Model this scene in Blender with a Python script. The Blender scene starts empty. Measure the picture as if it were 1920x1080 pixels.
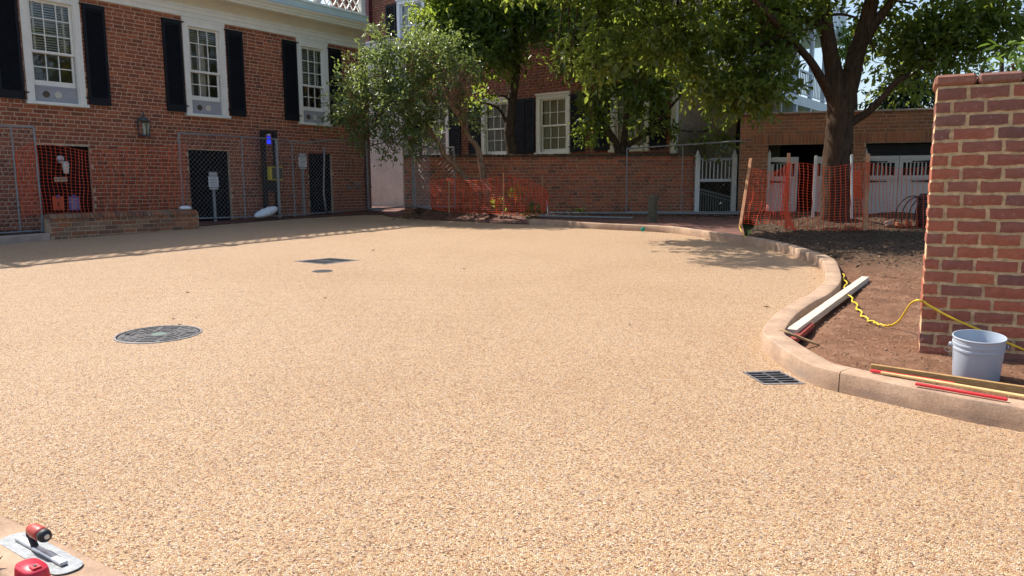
import bpy, math, random
import numpy as np
from mathutils import Vector, Matrix, noise
R = math.radians
random.seed(7)
rng = np.random.default_rng(11)
sc = bpy.context.scene
col = sc.collection

# ------------------------------------------------------------------ camera, sky, sun, exposure
F = 1397.0; H = 1.2; SL = 0.028                     # focal length in photo pixels, eye height, slope of the yard
PITCH = math.atan((540 - 350) / F); ROLL = R(-0.3)
fw = np.array([0, math.cos(PITCH), -math.sin(PITCH)])
u0_ = np.array([0, math.sin(PITCH), math.cos(PITCH)]); x0_ = np.array([1.0, 0, 0])
XA = math.cos(ROLL) * x0_ + math.sin(ROLL) * u0_
UA = -math.sin(ROLL) * x0_ + math.cos(ROLL) * u0_
CAM = np.array([0, 0, H])
cam = bpy.data.cameras.new('camera'); cam.sensor_width = 36; cam.lens = 36 * F / 1920
cam.clip_start = 0.05; cam.clip_end = 3000
co = bpy.data.objects.new('camera', cam); col.objects.link(co)
co.matrix_world = Matrix(((XA[0], UA[0], -fw[0], 0), (XA[1], UA[1], -fw[1], 0), (XA[2], UA[2], -fw[2], H), (0, 0, 0, 1)))
sc.camera = co
SUN_AZ = R(-53); SUN_EL = R(51.5)
sund = Vector((math.sin(SUN_AZ) * math.cos(SUN_EL), math.cos(SUN_AZ) * math.cos(SUN_EL), math.sin(SUN_EL)))
w = bpy.data.worlds.new('World'); sc.world = w; w.use_nodes = True
nt = w.node_tree; nt.nodes.clear()
sky = nt.nodes.new('ShaderNodeTexSky'); sky.sky_type = 'NISHITA'; sky.sun_disc = False
sky.sun_elevation = SUN_EL; sky.sun_rotation = SUN_AZ; sky.air_density = 1.0; sky.dust_density = 2.0; sky.ozone_density = 1.0
bgn = nt.nodes.new('ShaderNodeBackground'); bgn.inputs[1].default_value = 0.135
wo = nt.nodes.new('ShaderNodeOutputWorld')
nt.links.new(sky.outputs[0], bgn.inputs[0]); nt.links.new(bgn.outputs[0], wo.inputs[0])
sl = bpy.data.lights.new('sun', 'SUN'); sl.energy = 4.7; sl.angle = R(0.53); sl.color = (1.0, 0.94, 0.85)
so = bpy.data.objects.new('sun', sl); col.objects.link(so)
so.rotation_mode = 'QUATERNION'; so.rotation_quaternion = sund.to_track_quat('Z', 'Y'); so.location = (-20, 15, 25)
sc.view_settings.view_transform = 'Standard'; sc.view_settings.look = 'None'
sc.view_settings.exposure = 0.66; sc.view_settings.gamma = 1.0
sc.render.engine = 'CYCLES'
sc.cycles.max_bounces = 6; sc.cycles.diffuse_bounces = 3; sc.cycles.glossy_bounces = 2; sc.cycles.transmission_bounces = 3; sc.cycles.transparent_max_bounces = 10
sc.cycles.use_denoising = True; sc.cycles.use_adaptive_sampling = True; sc.cycles.adaptive_threshold = 0.02

# ------------------------------------------------------------------ helpers
def ray(px, py): return fw + XA * (px - 960) / F - UA * (py - 540) / F
def gnd(px, py, dz=0.0):
    d = ray(px, py); t = (dz - H) / (d[2] - SL * d[1]); return Vector(CAM + t * d)
def at(px, py, Y):
    d = ray(px, py); return Vector(CAM + d * (Y / d[1]))
def zp(y): return SL * y

class MB:
    def __init__(s): s.v = []; s.f = []
    def add(s, vs, fs):
        o = len(s.v); s.v.extend([tuple(p) for p in vs]); s.f.extend([tuple(i + o for i in f) for f in fs]); return s
    def box(s, x0, x1, y0, y1, z0, z1):
        return s.add([(x0,y0,z0),(x1,y0,z0),(x1,y1,z0),(x0,y1,z0),(x0,y0,z1),(x1,y0,z1),(x1,y1,z1),(x0,y1,z1)],
              [(0,3,2,1),(4,5,6,7),(0,1,5,4),(1,2,6,5),(2,3,7,6),(3,0,4,7)])
    def cbox(s, x0, x1, y0, y1, z0, z1, c):
        # box with chamfered edges on every side
        X = [x0, x0+c, x1-c, x1]; Y = [y0, y0+c, y1-c, y1]; Z = [z0, z0+c, z1-c, z1]
        vs = []; 
        for sx in (0,1):
            for sy in (0,1):
                for sz in (0,1):
                    vs += [(X[3*sx],Y[1+sy],Z[1+sz]),(X[1+sx],Y[3*sy],Z[1+sz]),(X[1+sx],Y[1+sy],Z[3*sz])]
        I = lambda a,b,d,k: (a*4+b*2+d)*3+k
        fs = []
        for a in (0,1):
            q=[I(a,0,0,0),I(a,1,0,0),I(a,1,1,0),I(a,0,1,0)]; fs.append(q if a else q[::-1])
            q=[I(0,a,0,1),I(0,a,1,1),I(1,a,1,1),I(1,a,0,1)]; fs.append(q if a else q[::-1])
            q=[I(0,0,a,2),I(1,0,a,2),I(1,1,a,2),I(0,1,a,2)]; fs.append(q if a else q[::-1])
        for a in (0,1):
            for b in (0,1):
                q=[I(a,b,0,0),I(a,b,0,1),I(a,b,1,1),I(a,b,1,0)]; fs.append(q if (a^b) else q[::-1])
                q=[I(a,0,b,0),I(a,1,b,0),I(a,1,b,2),I(a,0,b,2)]; fs.append(q if not(a^b) else q[::-1])
                q=[I(0,a,b,1),I(1,a,b,1),I(1,a,b,2),I(0,a,b,2)]; fs.append(q if (a^b) else q[::-1])
                for d in (0,1):
                    q=[I(a,b,d,0),I(a,b,d,1),I(a,b,d,2)]; fs.append(q if (a^b^d) else q[::-1])
        return s.add(vs, fs)
    def bar(s, p, q, wdt, hgt, up=(0,0,1)):
        p = Vector(p); q = Vector(q); d = (q-p).normalized(); up = Vector(up)
        a = d.cross(up)
        if a.length < 1e-4: a = d.cross(Vector((0,1,0)))
        a.normalize(); b = a.cross(d).normalized(); a *= wdt/2; b *= hgt/2
        return s.add([p-a-b,p+a-b,p+a+b,p-a+b,q-a-b,q+a-b,q+a+b,q-a+b],
              [(0,1,2,3),(7,6,5,4),(0,4,5,1),(1,5,6,2),(2,6,7,3),(3,7,4,0)])
    def tube(s, pts, rad, n=8, cap=True, wob=0.0):
        pts = [Vector(p) for p in pts]; m = len(pts)
        if not hasattr(rad, '__len__'): rad = [rad]*m
        vs = []; prev = None
        for i, p in enumerate(pts):
            t = (pts[min(i+1,m-1)] - pts[max(i-1,0)]).normalized()
            if prev is None:
                a = t.cross(Vector((0,0,1)))
                if a.length < 1e-3: a = t.cross(Vector((0,1,0)))
            else: a = prev - t*prev.dot(t)
            a.normalize(); prev = a; b = t.cross(a)
            for k in range(n):
                th = 2*math.pi*k/n; r = rad[i]
                if wob: r *= 1 + wob*noise.noise(Vector((k*1.7, p.z*3+p.x, p.y*2)))
                vs.append(p + a*(r*math.cos(th)) + b*(r*math.sin(th)))
        fs = [(i*n+k, i*n+(k+1)%n, (i+1)*n+(k+1)%n, (i+1)*n+k) for i in range(m-1) for k in range(n)]
        if cap: fs += [tuple(range(n))[::-1], tuple((m-1)*n+k for k in range(n))]
        return s.add(vs, fs)
    def lathe(s, prof, n=24, M=None):
        vs = []
        for (r, z) in prof:
            for k in range(n):
                p = Vector((r*math.cos(2*math.pi*k/n), r*math.sin(2*math.pi*k/n), z)); vs.append(M @ p if M else p)
        m = len(prof)
        fs = [(i*n+k, i*n+(k+1)%n, (i+1)*n+(k+1)%n, (i+1)*n+k) for i in range(m-1) for k in range(n)]
        if prof[0][0] > 1e-4: fs.append(tuple(range(n))[::-1])
        if prof[-1][0] > 1e-4: fs.append(tuple((m-1)*n+k for k in range(n)))
        return s.add(vs, fs)
    def build(s, name, m, parent=None, smooth=False):
        me = bpy.data.meshes.new(name); me.from_pydata(s.v, [], s.f); me.update()
        if smooth: me.polygons.foreach_set('use_smooth', [True]*len(me.polygons))
        return mk(name, me, m, parent)

def mk(name, me, m, parent=None):
    o = bpy.data.objects.new(name, me); col.objects.link(o)
    if m is not None and not me.materials: me.materials.append(m)
    if parent is not None: o.parent = parent
    return o
def empty(name, loc, rz=0.0):
    o = bpy.data.objects.new(name, None); col.objects.link(o); o.location = loc; o.rotation_euler = (0,0,rz); o.empty_display_size = 0.2
    return o
def tag(o, label, cat, group=None):
    o['label'] = label; o['category'] = cat
    if group: o['group'] = group
    return o
def struct(o): o['kind'] = 'structure'; return o
def stuff(o): o['kind'] = 'stuff'; return o
def fastmesh(name, V, faces_flat, nper):
    # V (n,3) array, faces_flat index array, every face nper corners
    me = bpy.data.meshes.new(name); nf = len(faces_flat)//nper
    me.vertices.add(len(V)); me.vertices.foreach_set('co', np.asarray(V, np.float32).ravel())
    me.loops.add(len(faces_flat)); me.loops.foreach_set('vertex_index', np.asarray(faces_flat, np.int32))
    me.polygons.add(nf); me.polygons.foreach_set('loop_start', np.arange(0, len(faces_flat), nper, dtype=np.int32))
    me.update(calc_edges=True); me.validate(); return me
def spline(pts, sub=6, closed=False):
    P = [Vector(p) for p in pts]; out = []
    n = len(P)
    for i in range(n-1):
        p0 = P[max(i-1,0)]; p1 = P[i]; p2 = P[i+1]; p3 = P[min(i+2,n-1)]
        for k in range(sub):
            t = k/sub
            out.append(0.5*((2*p1)+(p2-p0)*t+(2*p0-5*p1+4*p2-p3)*t*t+(3*p1-p0-3*p2+p3)*t**3))
    out.append(P[-1]); return out

# ------------------------------------------------------------------ materials
def newmat(name):
    m = bpy.data.materials.new(name); m.use_nodes = True; n = m.node_tree; n.nodes.clear()
    out = n.nodes.new('ShaderNodeOutputMaterial'); b = n.nodes.new('ShaderNodeBsdfPrincipled')
    n.links.new(b.outputs[0], out.inputs[0]); return m, n, b, out
def ramp(n, stops, fac, interp='LINEAR'):
    r = n.nodes.new('ShaderNodeValToRGB'); r.color_ramp.interpolation = interp
    e = r.color_ramp.elements
    while len(e) < len(stops): e.new(0.5)
    for i, (p, c) in enumerate(stops): e[i].position = p; e[i].color = (*c, 1)
    n.links.new(fac, r.inputs[0]); return r.outputs[0]
def noi(n, scale, detail=4, rough=0.6, vec=None, dist=0.0):
    t = n.nodes.new('ShaderNodeTexNoise'); t.inputs['Scale'].default_value = scale; t.inputs['Detail'].default_value = detail
    t.inputs['Roughness'].default_value = rough; t.inputs['Distortion'].default_value = dist
    if vec is not None: n.links.new(vec, t.inputs['Vector'])
    return t.outputs['Fac']
def pos(n):
    g = n.nodes.new('ShaderNodeNewGeometry'); return g.outputs['Position']
def mapping(n, vec, sc_=(1,1,1), rot=(0,0,0)):
    m = n.nodes.new('ShaderNodeMapping'); m.inputs['Scale'].default_value = sc_; m.inputs['Rotation'].default_value = rot
    n.links.new(vec, m.inputs['Vector']); return m.outputs[0]
def math_(n, op, a, b=None, clamp=False):
    x = n.nodes.new('ShaderNodeMath'); x.operation = op; x.use_clamp = clamp
    for i, q in enumerate((a, b)):
        if q is None: continue
        if isinstance(q, (int, float)): x.inputs[i].default_value = q
        else: n.links.new(q, x.inputs[i])
    return x.outputs[0]
def mixc(n, fac, a, b, mode='MIX'):
    x = n.nodes.new('ShaderNodeMix'); x.data_type = 'RGBA'; x.blend_type = mode
    for s_, q in ((x.inputs[0], fac), (x.inputs[6], a), (x.inputs[7], b)):
        if isinstance(q, (int, float)): s_.default_value = q
        elif isinstance(q, tuple): s_.default_value = (*q, 1)
        else: n.links.new(q, s_)
    return x.outputs[2]
def bump(n, b, h, strength=0.4, dist=0.01):
    x = n.nodes.new('ShaderNodeBump'); x.inputs['Strength'].default_value = strength; x.inputs['Distance'].default_value = dist
    n.links.new(h, x.inputs['Height']); n.links.new(x.outputs[0], b.inputs['Normal'])
def plain(name, c, rough=0.6, metal=0.0, var=0.18, scale=9.0, bs=0.15, bscale=60, spec=0.5, bd=0.004):
    m, n, b, o = newmat(name)
    p = pos(n); f = noi(n, scale, 5, 0.65, p)
    lo = tuple(x*(1-var) for x in c); hi = tuple(min(1, x*(1+var)) for x in c)
    n.links.new(ramp(n, [(0.3, lo), (0.7, hi)], f), b.inputs['Base Color'])
    b.inputs['Roughness'].default_value = rough; b.inputs['Metallic'].default_value = metal
    b.inputs['Specular IOR Level'].default_value = spec
    if bs: bump(n, b, noi(n, bscale, 4, 0.6, p), bs, bd)
    return m
def rnd01(n, k=7.31):
    oi = n.nodes.new('ShaderNodeObjectInfo'); g = n.nodes.new('ShaderNodeNewGeometry')
    s_ = math_(n, 'MULTIPLY', g.outputs['Random Per Island'], k)
    return math_(n, 'FRACT', math_(n, 'ADD', s_, oi.outputs['Random'])), g.outputs['Position']
def brickmat(name, cols, stain=0.25, stainc=(0.05,0.04,0.035), bscale=90, fleck=0.0, stscale=1.3):
    m, n, b, o = newmat(name)
    r, p = rnd01(n)
    k = len(cols)
    c = ramp(n, [((i+0.5)/k, q) for i, q in enumerate(cols)], r)
    g1 = noi(n, 28, 5, 0.7, p)
    c = mixc(n, 0.55, c, ramp(n, [(0.25,(0.55,0.55,0.55)),(0.75,(1.25,1.22,1.2))], g1), 'MULTIPLY')
    st = ramp(n, [(0.48,(0,0,0)),(0.75,(1,1,1))], noi(n, stscale, 6, 0.7, p))
    c = mixc(n, math_(n,'MULTIPLY',st,stain), c, stainc)
    if fleck:
        fl = ramp(n, [(0.56,(0,0,0)),(0.72,(1,1,1))], noi(n, 34, 6, 0.8, p))
        c = mixc(n, math_(n,'MULTIPLY',fl,fleck), c, (0.52,0.40,0.32))
    n.links.new(c, b.inputs['Base Color']); b.inputs['Roughness'].default_value = 0.9; b.inputs['Specular IOR Level'].default_value = 0.2
    bump(n, b, noi(n, bscale, 5, 0.7, p), 0.5, 0.006)
    return m
M = {}
M['brick'] = brickmat('brick_old_red', [(0.27,0.088,0.05),(0.34,0.108,0.058),(0.38,0.12,0.064),(0.30,0.096,0.054),(0.21,0.08,0.052),(0.44,0.145,0.072),(0.35,0.11,0.06)])
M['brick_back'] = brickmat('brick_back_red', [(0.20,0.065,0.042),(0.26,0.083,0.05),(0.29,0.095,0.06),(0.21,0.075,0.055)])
M['brick_garden'] = brickmat('brick_garden_red', [(0.42,0.125,0.065),(0.33,0.105,0.065),(0.48,0.145,0.07),(0.19,0.085,0.06),(0.41,0.16,0.09),(0.30,0.125,0.08),(0.50,0.15,0.072)], 0.55, (0.07,0.05,0.035), 90, 0.0, 2.2)
M['brick_low'] = brickmat('brick_low_brown', [(0.28,0.115,0.065),(0.36,0.145,0.075),(0.23,0.14,0.095),(0.31,0.18,0.115),(0.40,0.145,0.07),(0.18,0.10,0.07)], 0.5, (0.06,0.05,0.04), 70, 0.15, 2.5)
M['brick_garage'] = brickmat('brick_garage_brown', [(0.33,0.12,0.06),(0.42,0.15,0.07),(0.25,0.10,0.06),(0.46,0.165,0.075),(0.30,0.13,0.075)], 0.3)
M['brick_near'] = brickmat('brick_near_red', [(0.42,0.135,0.08),(0.33,0.115,0.08),(0.27,0.105,0.08),(0.46,0.15,0.08),(0.23,0.105,0.088),(0.38,0.125,0.075),(0.30,0.11,0.075)], 0.4, (0.15,0.085,0.075), 140, 0.55, 5)
M['brick_cope'] = brickmat('brick_coping_weathered', [(0.30,0.135,0.095),(0.36,0.15,0.10),(0.26,0.13,0.10)], 0.35, (0.16,0.11,0.09), 120, 0.5, 5)
M['brick_moss'] = brickmat('brick_mossy_coping', [(0.10,0.065,0.045),(0.13,0.08,0.05),(0.07,0.055,0.038)], 0.6, (0.05,0.05,0.03), 90, 0.2, 3)
M['brick_near_dark'] = brickmat('brick_near_brown', [(0.25,0.105,0.08),(0.31,0.12,0.085),(0.20,0.095,0.08),(0.35,0.12,0.08),(0.23,0.11,0.09)], 0.4, (0.14,0.085,0.07), 140, 0.55, 5)
M['mortar'] = plain('mortar_buff', (0.58,0.40,0.28), 0.95, 0, 0.25, 12, 0.5, 160, 0.1)
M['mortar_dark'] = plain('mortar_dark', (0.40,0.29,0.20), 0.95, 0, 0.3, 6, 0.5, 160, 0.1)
M['mortar_near'] = plain('mortar_sandy', (0.66,0.48,0.28), 0.95, 0, 0.35, 30, 1.0, 200, 0.1, 0.006)
M['white'] = plain('paint_white', (0.80,0.76,0.69), 0.5, 0, 0.06, 4, 0.08, 40)
M['cream'] = plain('paint_cream', (0.78,0.72,0.58), 0.5, 0, 0.06, 3, 0.06, 40)
M['pale_green'] = plain('paint_pale_green', (0.70,0.75,0.68), 0.5, 0, 0.06, 3, 0.06, 40)
M['whitewash'] = plain('paint_white_wall', (0.73,0.745,0.74), 0.85, 0, 0.12, 2.5, 0.3, 50)
M['black_paint'] = plain('paint_black', (0.008,0.009,0.013), 0.6, 0, 0.3, 6, 0.05, 40, 0.25)
M['black_door'] = plain('paint_black_door', (0.006,0.006,0.008), 0.7, 0, 0.3, 6, 0.05, 40, 0.15)
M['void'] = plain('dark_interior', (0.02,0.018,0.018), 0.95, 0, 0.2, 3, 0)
M['room'] = plain('room_plaster', (0.22,0.21,0.22), 0.95, 0, 0.2, 1.5, 0)
M['blind'] = plain('blind_slats', (0.74,0.70,0.60), 0.6, 0, 0.05, 5, 0)
M['blind_yellow'] = plain('blind_slats_yellowed', (0.72,0.64,0.40), 0.6, 0, 0.05, 5, 0)
M['curtain'] = plain('curtain_cloth', (0.66,0.60,0.56), 0.9, 0, 0.08, 8, 0.2, 30)
M['screen'] = plain('window_screen_grey', (0.34,0.33,0.35), 0.8, 0, 0.06, 10, 0)
M['downspout'] = plain('paint_oxblood', (0.13,0.028,0.028), 0.5, 0, 0.15, 5, 0.05)
M['galv'] = plain('galvanised_steel', (0.27,0.27,0.275), 0.55, 0.5, 0.2, 14, 0.1)
M['wire'] = plain('galvanised_wire', (0.45,0.45,0.45), 0.5, 0.6, 0.2, 14, 0)
M['steel_post'] = plain('grey_steel_post', (0.24,0.25,0.26), 0.55, 0.5, 0.2, 14, 0.1)
M['wood_stake'] = plain('weathered_stake_wood', (0.50,0.24,0.12), 0.85, 0, 0.25, 14, 0.4, 70)
M['stone'] = plain('pale_step_stone', (0.38,0.28,0.23), 0.9, 0, 0.25, 6, 0.5, 60)
M['sign_white'] = plain('sign_white', (0.72,0.72,0.74), 0.5, 0.0, 0.05, 20, 0)
M['sign_grey'] = plain('sign_grey', (0.22,0.22,0.24), 0.5, 0.0, 0.1, 20, 0)
M['ink'] = plain('print_ink_grey', (0.25,0.25,0.28), 0.7, 0, 0.1, 20, 0)
M['ink_light'] = plain('print_ink_pale', (0.50,0.50,0.52), 0.7, 0, 0.1, 20, 0)
M['ink_black'] = plain('print_ink_black', (0.02,0.02,0.025), 0.7, 0, 0.1, 20, 0)
M['poster_orange'] = plain('poster_orange', (0.75,0.13,0.05), 0.7, 0, 0.05, 20, 0)
M['poster_purple'] = plain('poster_purple', (0.16,0.11,0.30), 0.7, 0, 0.08, 20, 0)
M['board_cream'] = plain('sign_board_cream', (0.62,0.52,0.36), 0.7, 0, 0.08, 20, 0)
M['tape'] = plain('blue_tape', (0.06,0.08,0.30), 0.6, 0, 0.1, 20, 0)
M['yellow'] = plain('paint_yellow', (0.62,0.48,0.06), 0.5, 0, 0.1, 9, 0.05)
M['grille'] = plain('grey_brown_grille', (0.13,0.10,0.085), 0.5, 0.2, 0.15, 40, 0.2)
M['bag'] = plain('white_woven_bag', (0.72,0.73,0.76), 0.75, 0, 0.1, 12, 0.6, 45, 0.3, 0.01)
M['iron'] = plain('cast_iron', (0.085,0.082,0.086), 0.75, 0.1, 0.5, 25, 0.7, 110, 0.3)
M['iron_rim'] = plain('worn_iron_rim', (0.20,0.185,0.18), 0.6, 0.35, 0.5, 30, 0.6, 90)
M['iron_pit'] = plain('drain_pit_black', (0.008,0.008,0.009), 0.95, 0, 0.1, 5, 0)
M['verdigris'] = plain('pale_green_paint_mark', (0.10,0.16,0.125), 0.8, 0, 0.2, 50, 0.2)
M['concrete'] = plain('white_marked_fence_foot', (0.55,0.56,0.56), 0.85, 0, 0.15, 12, 0.4)
M['green_mark'] = plain('green_paint_mark', (0.02,0.30,0.20), 0.7, 0, 0.2, 30, 0.1)
M['rail_grey'] = plain('ramp_rail_grey_paint', (0.50,0.51,0.53), 0.5, 0, 0.1, 8, 0.05)
M['gate_paint'] = plain('gate_white_paint', (0.66,0.66,0.64), 0.5, 0, 0.1, 8, 0.1)
M['stucco'] = plain('porch_stucco_beige', (0.42,0.36,0.30), 0.9, 0, 0.1, 3, 0.2)
M['siding'] = plain('grey_siding', (0.30,0.31,0.34), 0.7, 0, 0.1, 3, 0.1)
M['porch_white'] = plain('porch_white_paint', (0.78,0.79,0.82), 0.5, 0, 0.06, 3, 0.05)
M['door_leaf'] = plain('garage_door_white', (0.50,0.455,0.41), 0.55, 0, 0.08, 3, 0.08)
M['strap'] = plain('black_strap_iron', (0.015,0.014,0.014), 0.5, 0.3, 0.2, 20, 0.1)
M['plastic_black'] = plain('black_plastic', (0.014,0.014,0.015), 0.4, 0, 0.2, 12, 0.2)
M['bucket'] = plain('bucket_grey_plastic', (0.40,0.45,0.52), 0.36, 0, 0.07, 5, 0.06, 30)
M['wire_dark'] = plain('bucket_wire', (0.35,0.35,0.36), 0.35, 0.9, 0.1, 20, 0)
M['cord'] = plain('yellow_cord_rubber', (0.70,0.50,0.03), 0.45, 0, 0.1, 30, 0.1)
M['red_plastic'] = plain('red_tool_plastic', (0.55,0.02,0.045), 0.4, 0, 0.08, 20, 0.1)
M['red_handle'] = plain('red_soft_grip', (0.42,0.05,0.035), 0.45, 0, 0.12, 30, 0.2)
M['black_rubber'] = plain('black_rubber', (0.02,0.02,0.024), 0.55, 0, 0.2, 30, 0.1)
M['trowel_steel'] = plain('scuffed_trowel_steel', (0.20,0.215,0.23), 0.5, 0.5, 0.25, 40, 0.25, 90)
M['alu'] = plain('cast_aluminium', (0.62,0.61,0.58), 0.35, 0.85, 0.15, 40, 0.15)
M['red_strip'] = plain('red_plastic_strip', (0.60,0.02,0.03), 0.45, 0, 0.12, 20, 0.1)
M['rust_red'] = plain('red_rusty_block', (0.25,0.035,0.022), 0.8, 0, 0.35, 40, 0.5)
M['stick'] = plain('stick_bark', (0.34,0.22,0.11), 0.85, 0, 0.3, 40, 0.5)
M['wood_yellow'] = plain('fresh_wood', (0.66,0.46,0.20), 0.75, 0, 0.15, 20, 0.2)
M['post_wood'] = plain('mossy_post_wood', (0.11,0.10,0.065), 0.9, 0, 0.35, 14, 0.6, 60)
M['terracotta'] = plain('terracotta', (0.40,0.13,0.06), 0.8, 0, 0.2, 20, 0.2)
M['leaf_litter'] = plain('leaf_litter', (0.20,0.12,0.07), 0.9, 0, 0.4, 40, 0.3)

def woodmat(name, c, dirn=(14,14,2)):
    m, n, b, o = newmat(name); tc = n.nodes.new('ShaderNodeTexCoord')
    v = mapping(n, tc.outputs['Object'], dirn); f = noi(n, 3.0, 6, 0.65, v, 0.6)
    n.links.new(ramp(n, [(0.3, tuple(x*0.6 for x in c)), (0.65, tuple(min(1,x*1.12) for x in c))], f), b.inputs['Base Color'])
    b.inputs['Roughness'].default_value = 0.8; bump(n, b, f, 0.3, 0.004); return m
M['lumber'] = woodmat('grey_weathered_lumber', (0.62,0.54,0.43), (2,40,40))
M['board'] = woodmat('chipboard_strip', (0.46,0.27,0.10), (8,50,50))

def glassmat():
    m = bpy.data.materials.new('window_glass'); m.use_nodes = True; n = m.node_tree; n.nodes.clear()
    out = n.nodes.new('ShaderNodeOutputMaterial'); mx = n.nodes.new('ShaderNodeMixShader')
    tr = n.nodes.new('ShaderNodeBsdfTransparent'); tr.inputs[0].default_value = (0.86,0.88,0.88,1)
    gl = n.nodes.new('ShaderNodeBsdfGlossy'); gl.inputs['Roughness'].default_value = 0.02
    fr = n.nodes.new('ShaderNodeFresnel'); fr.inputs[0].default_value = 1.5
    p = pos(n); bp = n.nodes.new('ShaderNodeBump'); bp.inputs['Strength'].default_value = 0.12; bp.inputs['Distance'].default_value = 0.02
    n.links.new(noi(n, 3, 2, 0.5, p), bp.inputs['Height']); n.links.new(bp.outputs[0], gl.inputs['Normal'])
    n.links.new(math_(n, 'MULTIPLY', fr.outputs[0], 1.6, True), mx.inputs[0]); n.links.new(tr.outputs[0], mx.inputs[1]); n.links.new(gl.outputs[0], mx.inputs[2])
    n.links.new(mx.outputs[0], out.inputs[0]); return m
M['glass'] = glassmat()

def emis(name, c, s_):
    m, n, b, o = newmat(name); b.inputs['Base Color'].default_value = (*c,1); b.inputs['Emission Color'].default_value = (*c,1)
    b.inputs['Emission Strength'].default_value = s_; return m
M['blue_lamp'] = emis('blue_lamp_glow', (0.015,0.04,0.9), 0.75)

def pavemat():
    m, n, b, o = newmat('resin_bound_gravel'); p = pos(n)
    v = n.nodes.new('ShaderNodeTexVoronoi'); v.inputs['Scale'].default_value = 155; v.inputs['Randomness'].default_value = 1.0; n.links.new(p, v.inputs['Vector'])
    sp = n.nodes.new('ShaderNodeSeparateColor'); n.links.new(v.outputs['Color'], sp.inputs[0])
    c = ramp(n, [(0.0,(0.13,0.085,0.065)),(0.06,(0.30,0.165,0.10)),(0.14,(0.58,0.34,0.185)),(0.30,(0.78,0.52,0.29)),(0.46,(0.90,0.66,0.40)),(0.60,(0.93,0.76,0.52)),(0.72,(0.66,0.41,0.25)),(0.80,(0.94,0.82,0.63)),(0.90,(0.52,0.40,0.34)),(0.94,(0.76,0.52,0.38)),(1.0,(0.95,0.92,0.86))], sp.outputs[0])
    big = noi(n, 0.55, 5, 0.6, p)
    c = mixc(n, 1.0, c, ramp(n, [(0.3,(0.87,0.80,0.71)),(0.55,(0.94,0.89,0.815)),(0.75,(0.96,0.93,0.88))], big), 'MULTIPLY')
    c = mixc(n, math_(n,'MULTIPLY', ramp(n, [(0.55,(0,0,0)),(0.75,(1,1,1))], noi(n, 2.3, 6, 0.7, mapping(n, p, (1,0.35,1), (0,0,0.5)))), 0.28), c, (0.60,0.40,0.25))
    e = n.nodes.new('ShaderNodeTexVoronoi'); e.feature = 'DISTANCE_TO_EDGE'; e.inputs['Scale'].default_value = 155; n.links.new(p, e.inputs['Vector'])
    pit = ramp(n, [(0.0,(0.34,0.23,0.16)),(0.13,(1,1,1))], e.outputs['Distance'])
    c = mixc(n, 1.0, c, pit, 'MULTIPLY')
    n.links.new(c, b.inputs['Base Color']); b.inputs['Roughness'].default_value = 0.62; b.inputs['Specular IOR Level'].default_value = 0.35
    hgt = math_(n, 'ADD', math_(n,'MINIMUM', math_(n,'MULTIPLY', e.outputs['Distance'], 2.2), 0.7), math_(n, 'MULTIPLY', sp.outputs[1], 0.6))
    bump(n, b, hgt, 0.9, 0.006)
    return m
M['pave'] = pavemat()

def soilmat():
    m, n, b, o = newmat('dry_soil'); p = pos(n)
    f = noi(n, 3.0, 8, 0.7, p); g = noi(n, 60, 5, 0.75, p)
    c = ramp(n, [(0.3,(0.15,0.075,0.045)),(0.55,(0.29,0.155,0.095)),(0.75,(0.40,0.235,0.15))], f)
    c = mixc(n, 0.7, c, ramp(n, [(0.3,(0.5,0.46,0.44)),(0.7,(1.35,1.35,1.35))], g), 'MULTIPLY')
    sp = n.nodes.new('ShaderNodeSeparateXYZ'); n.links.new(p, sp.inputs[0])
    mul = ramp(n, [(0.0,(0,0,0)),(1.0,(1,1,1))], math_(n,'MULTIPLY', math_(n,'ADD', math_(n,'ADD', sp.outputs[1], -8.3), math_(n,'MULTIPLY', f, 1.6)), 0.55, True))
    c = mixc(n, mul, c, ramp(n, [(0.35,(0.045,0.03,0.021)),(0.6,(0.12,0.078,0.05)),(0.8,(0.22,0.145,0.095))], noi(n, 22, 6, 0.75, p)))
    chip = n.nodes.new('ShaderNodeTexVoronoi'); chip.inputs['Scale'].default_value = 46; n.links.new(mapping(n, p, (1,0.45,1), (0,0,0.6)), chip.inputs['Vector'])
    s2 = n.nodes.new('ShaderNodeSeparateColor'); n.links.new(chip.outputs['Color'], s2.inputs[0])
    c = mixc(n, math_(n,'MULTIPLY', math_(n,'GREATER_THAN', s2.outputs[0], 0.93), 0.28), c, (0.46,0.31,0.19))
    n.links.new(c, b.inputs['Base Color']); b.inputs['Roughness'].default_value = 0.95; b.inputs['Specular IOR Level'].default_value = 0.1
    bump(n, b, math_(n,'ADD', g, noi(n, 14, 6, 0.7, p)), 0.9, 0.03); return m
M['soil'] = soilmat()
def kerbmat():
    m, n, b, o = newmat('tan_concrete_kerb'); p = pos(n)
    c = ramp(n, [(0.3,(0.31,0.21,0.145)),(0.55,(0.46,0.315,0.215)),(0.75,(0.55,0.40,0.285))], noi(n, 5, 7, 0.7, p))
    c = mixc(n, 0.8, c, ramp(n, [(0.3,(0.62,0.60,0.58)),(0.7,(1.22,1.22,1.22))], noi(n, 110, 5, 0.8, p)), 'MULTIPLY')
    st = ramp(n, [(0.52,(0,0,0)),(0.7,(1,1,1))], noi(n, 3.3, 5, 0.6, mapping(n, p, (1,1,6))))
    c = mixc(n, math_(n,'MULTIPLY', st, 0.55), c, (0.24,0.185,0.155))
    n.links.new(c, b.inputs['Base Color']); b.inputs['Roughness'].default_value = 0.88; b.inputs['Specular IOR Level'].default_value = 0.2
    bump(n, b, noi(n, 90, 5, 0.7, p), 0.45, 0.006); return m
M['kerb'] = kerbmat()
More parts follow.
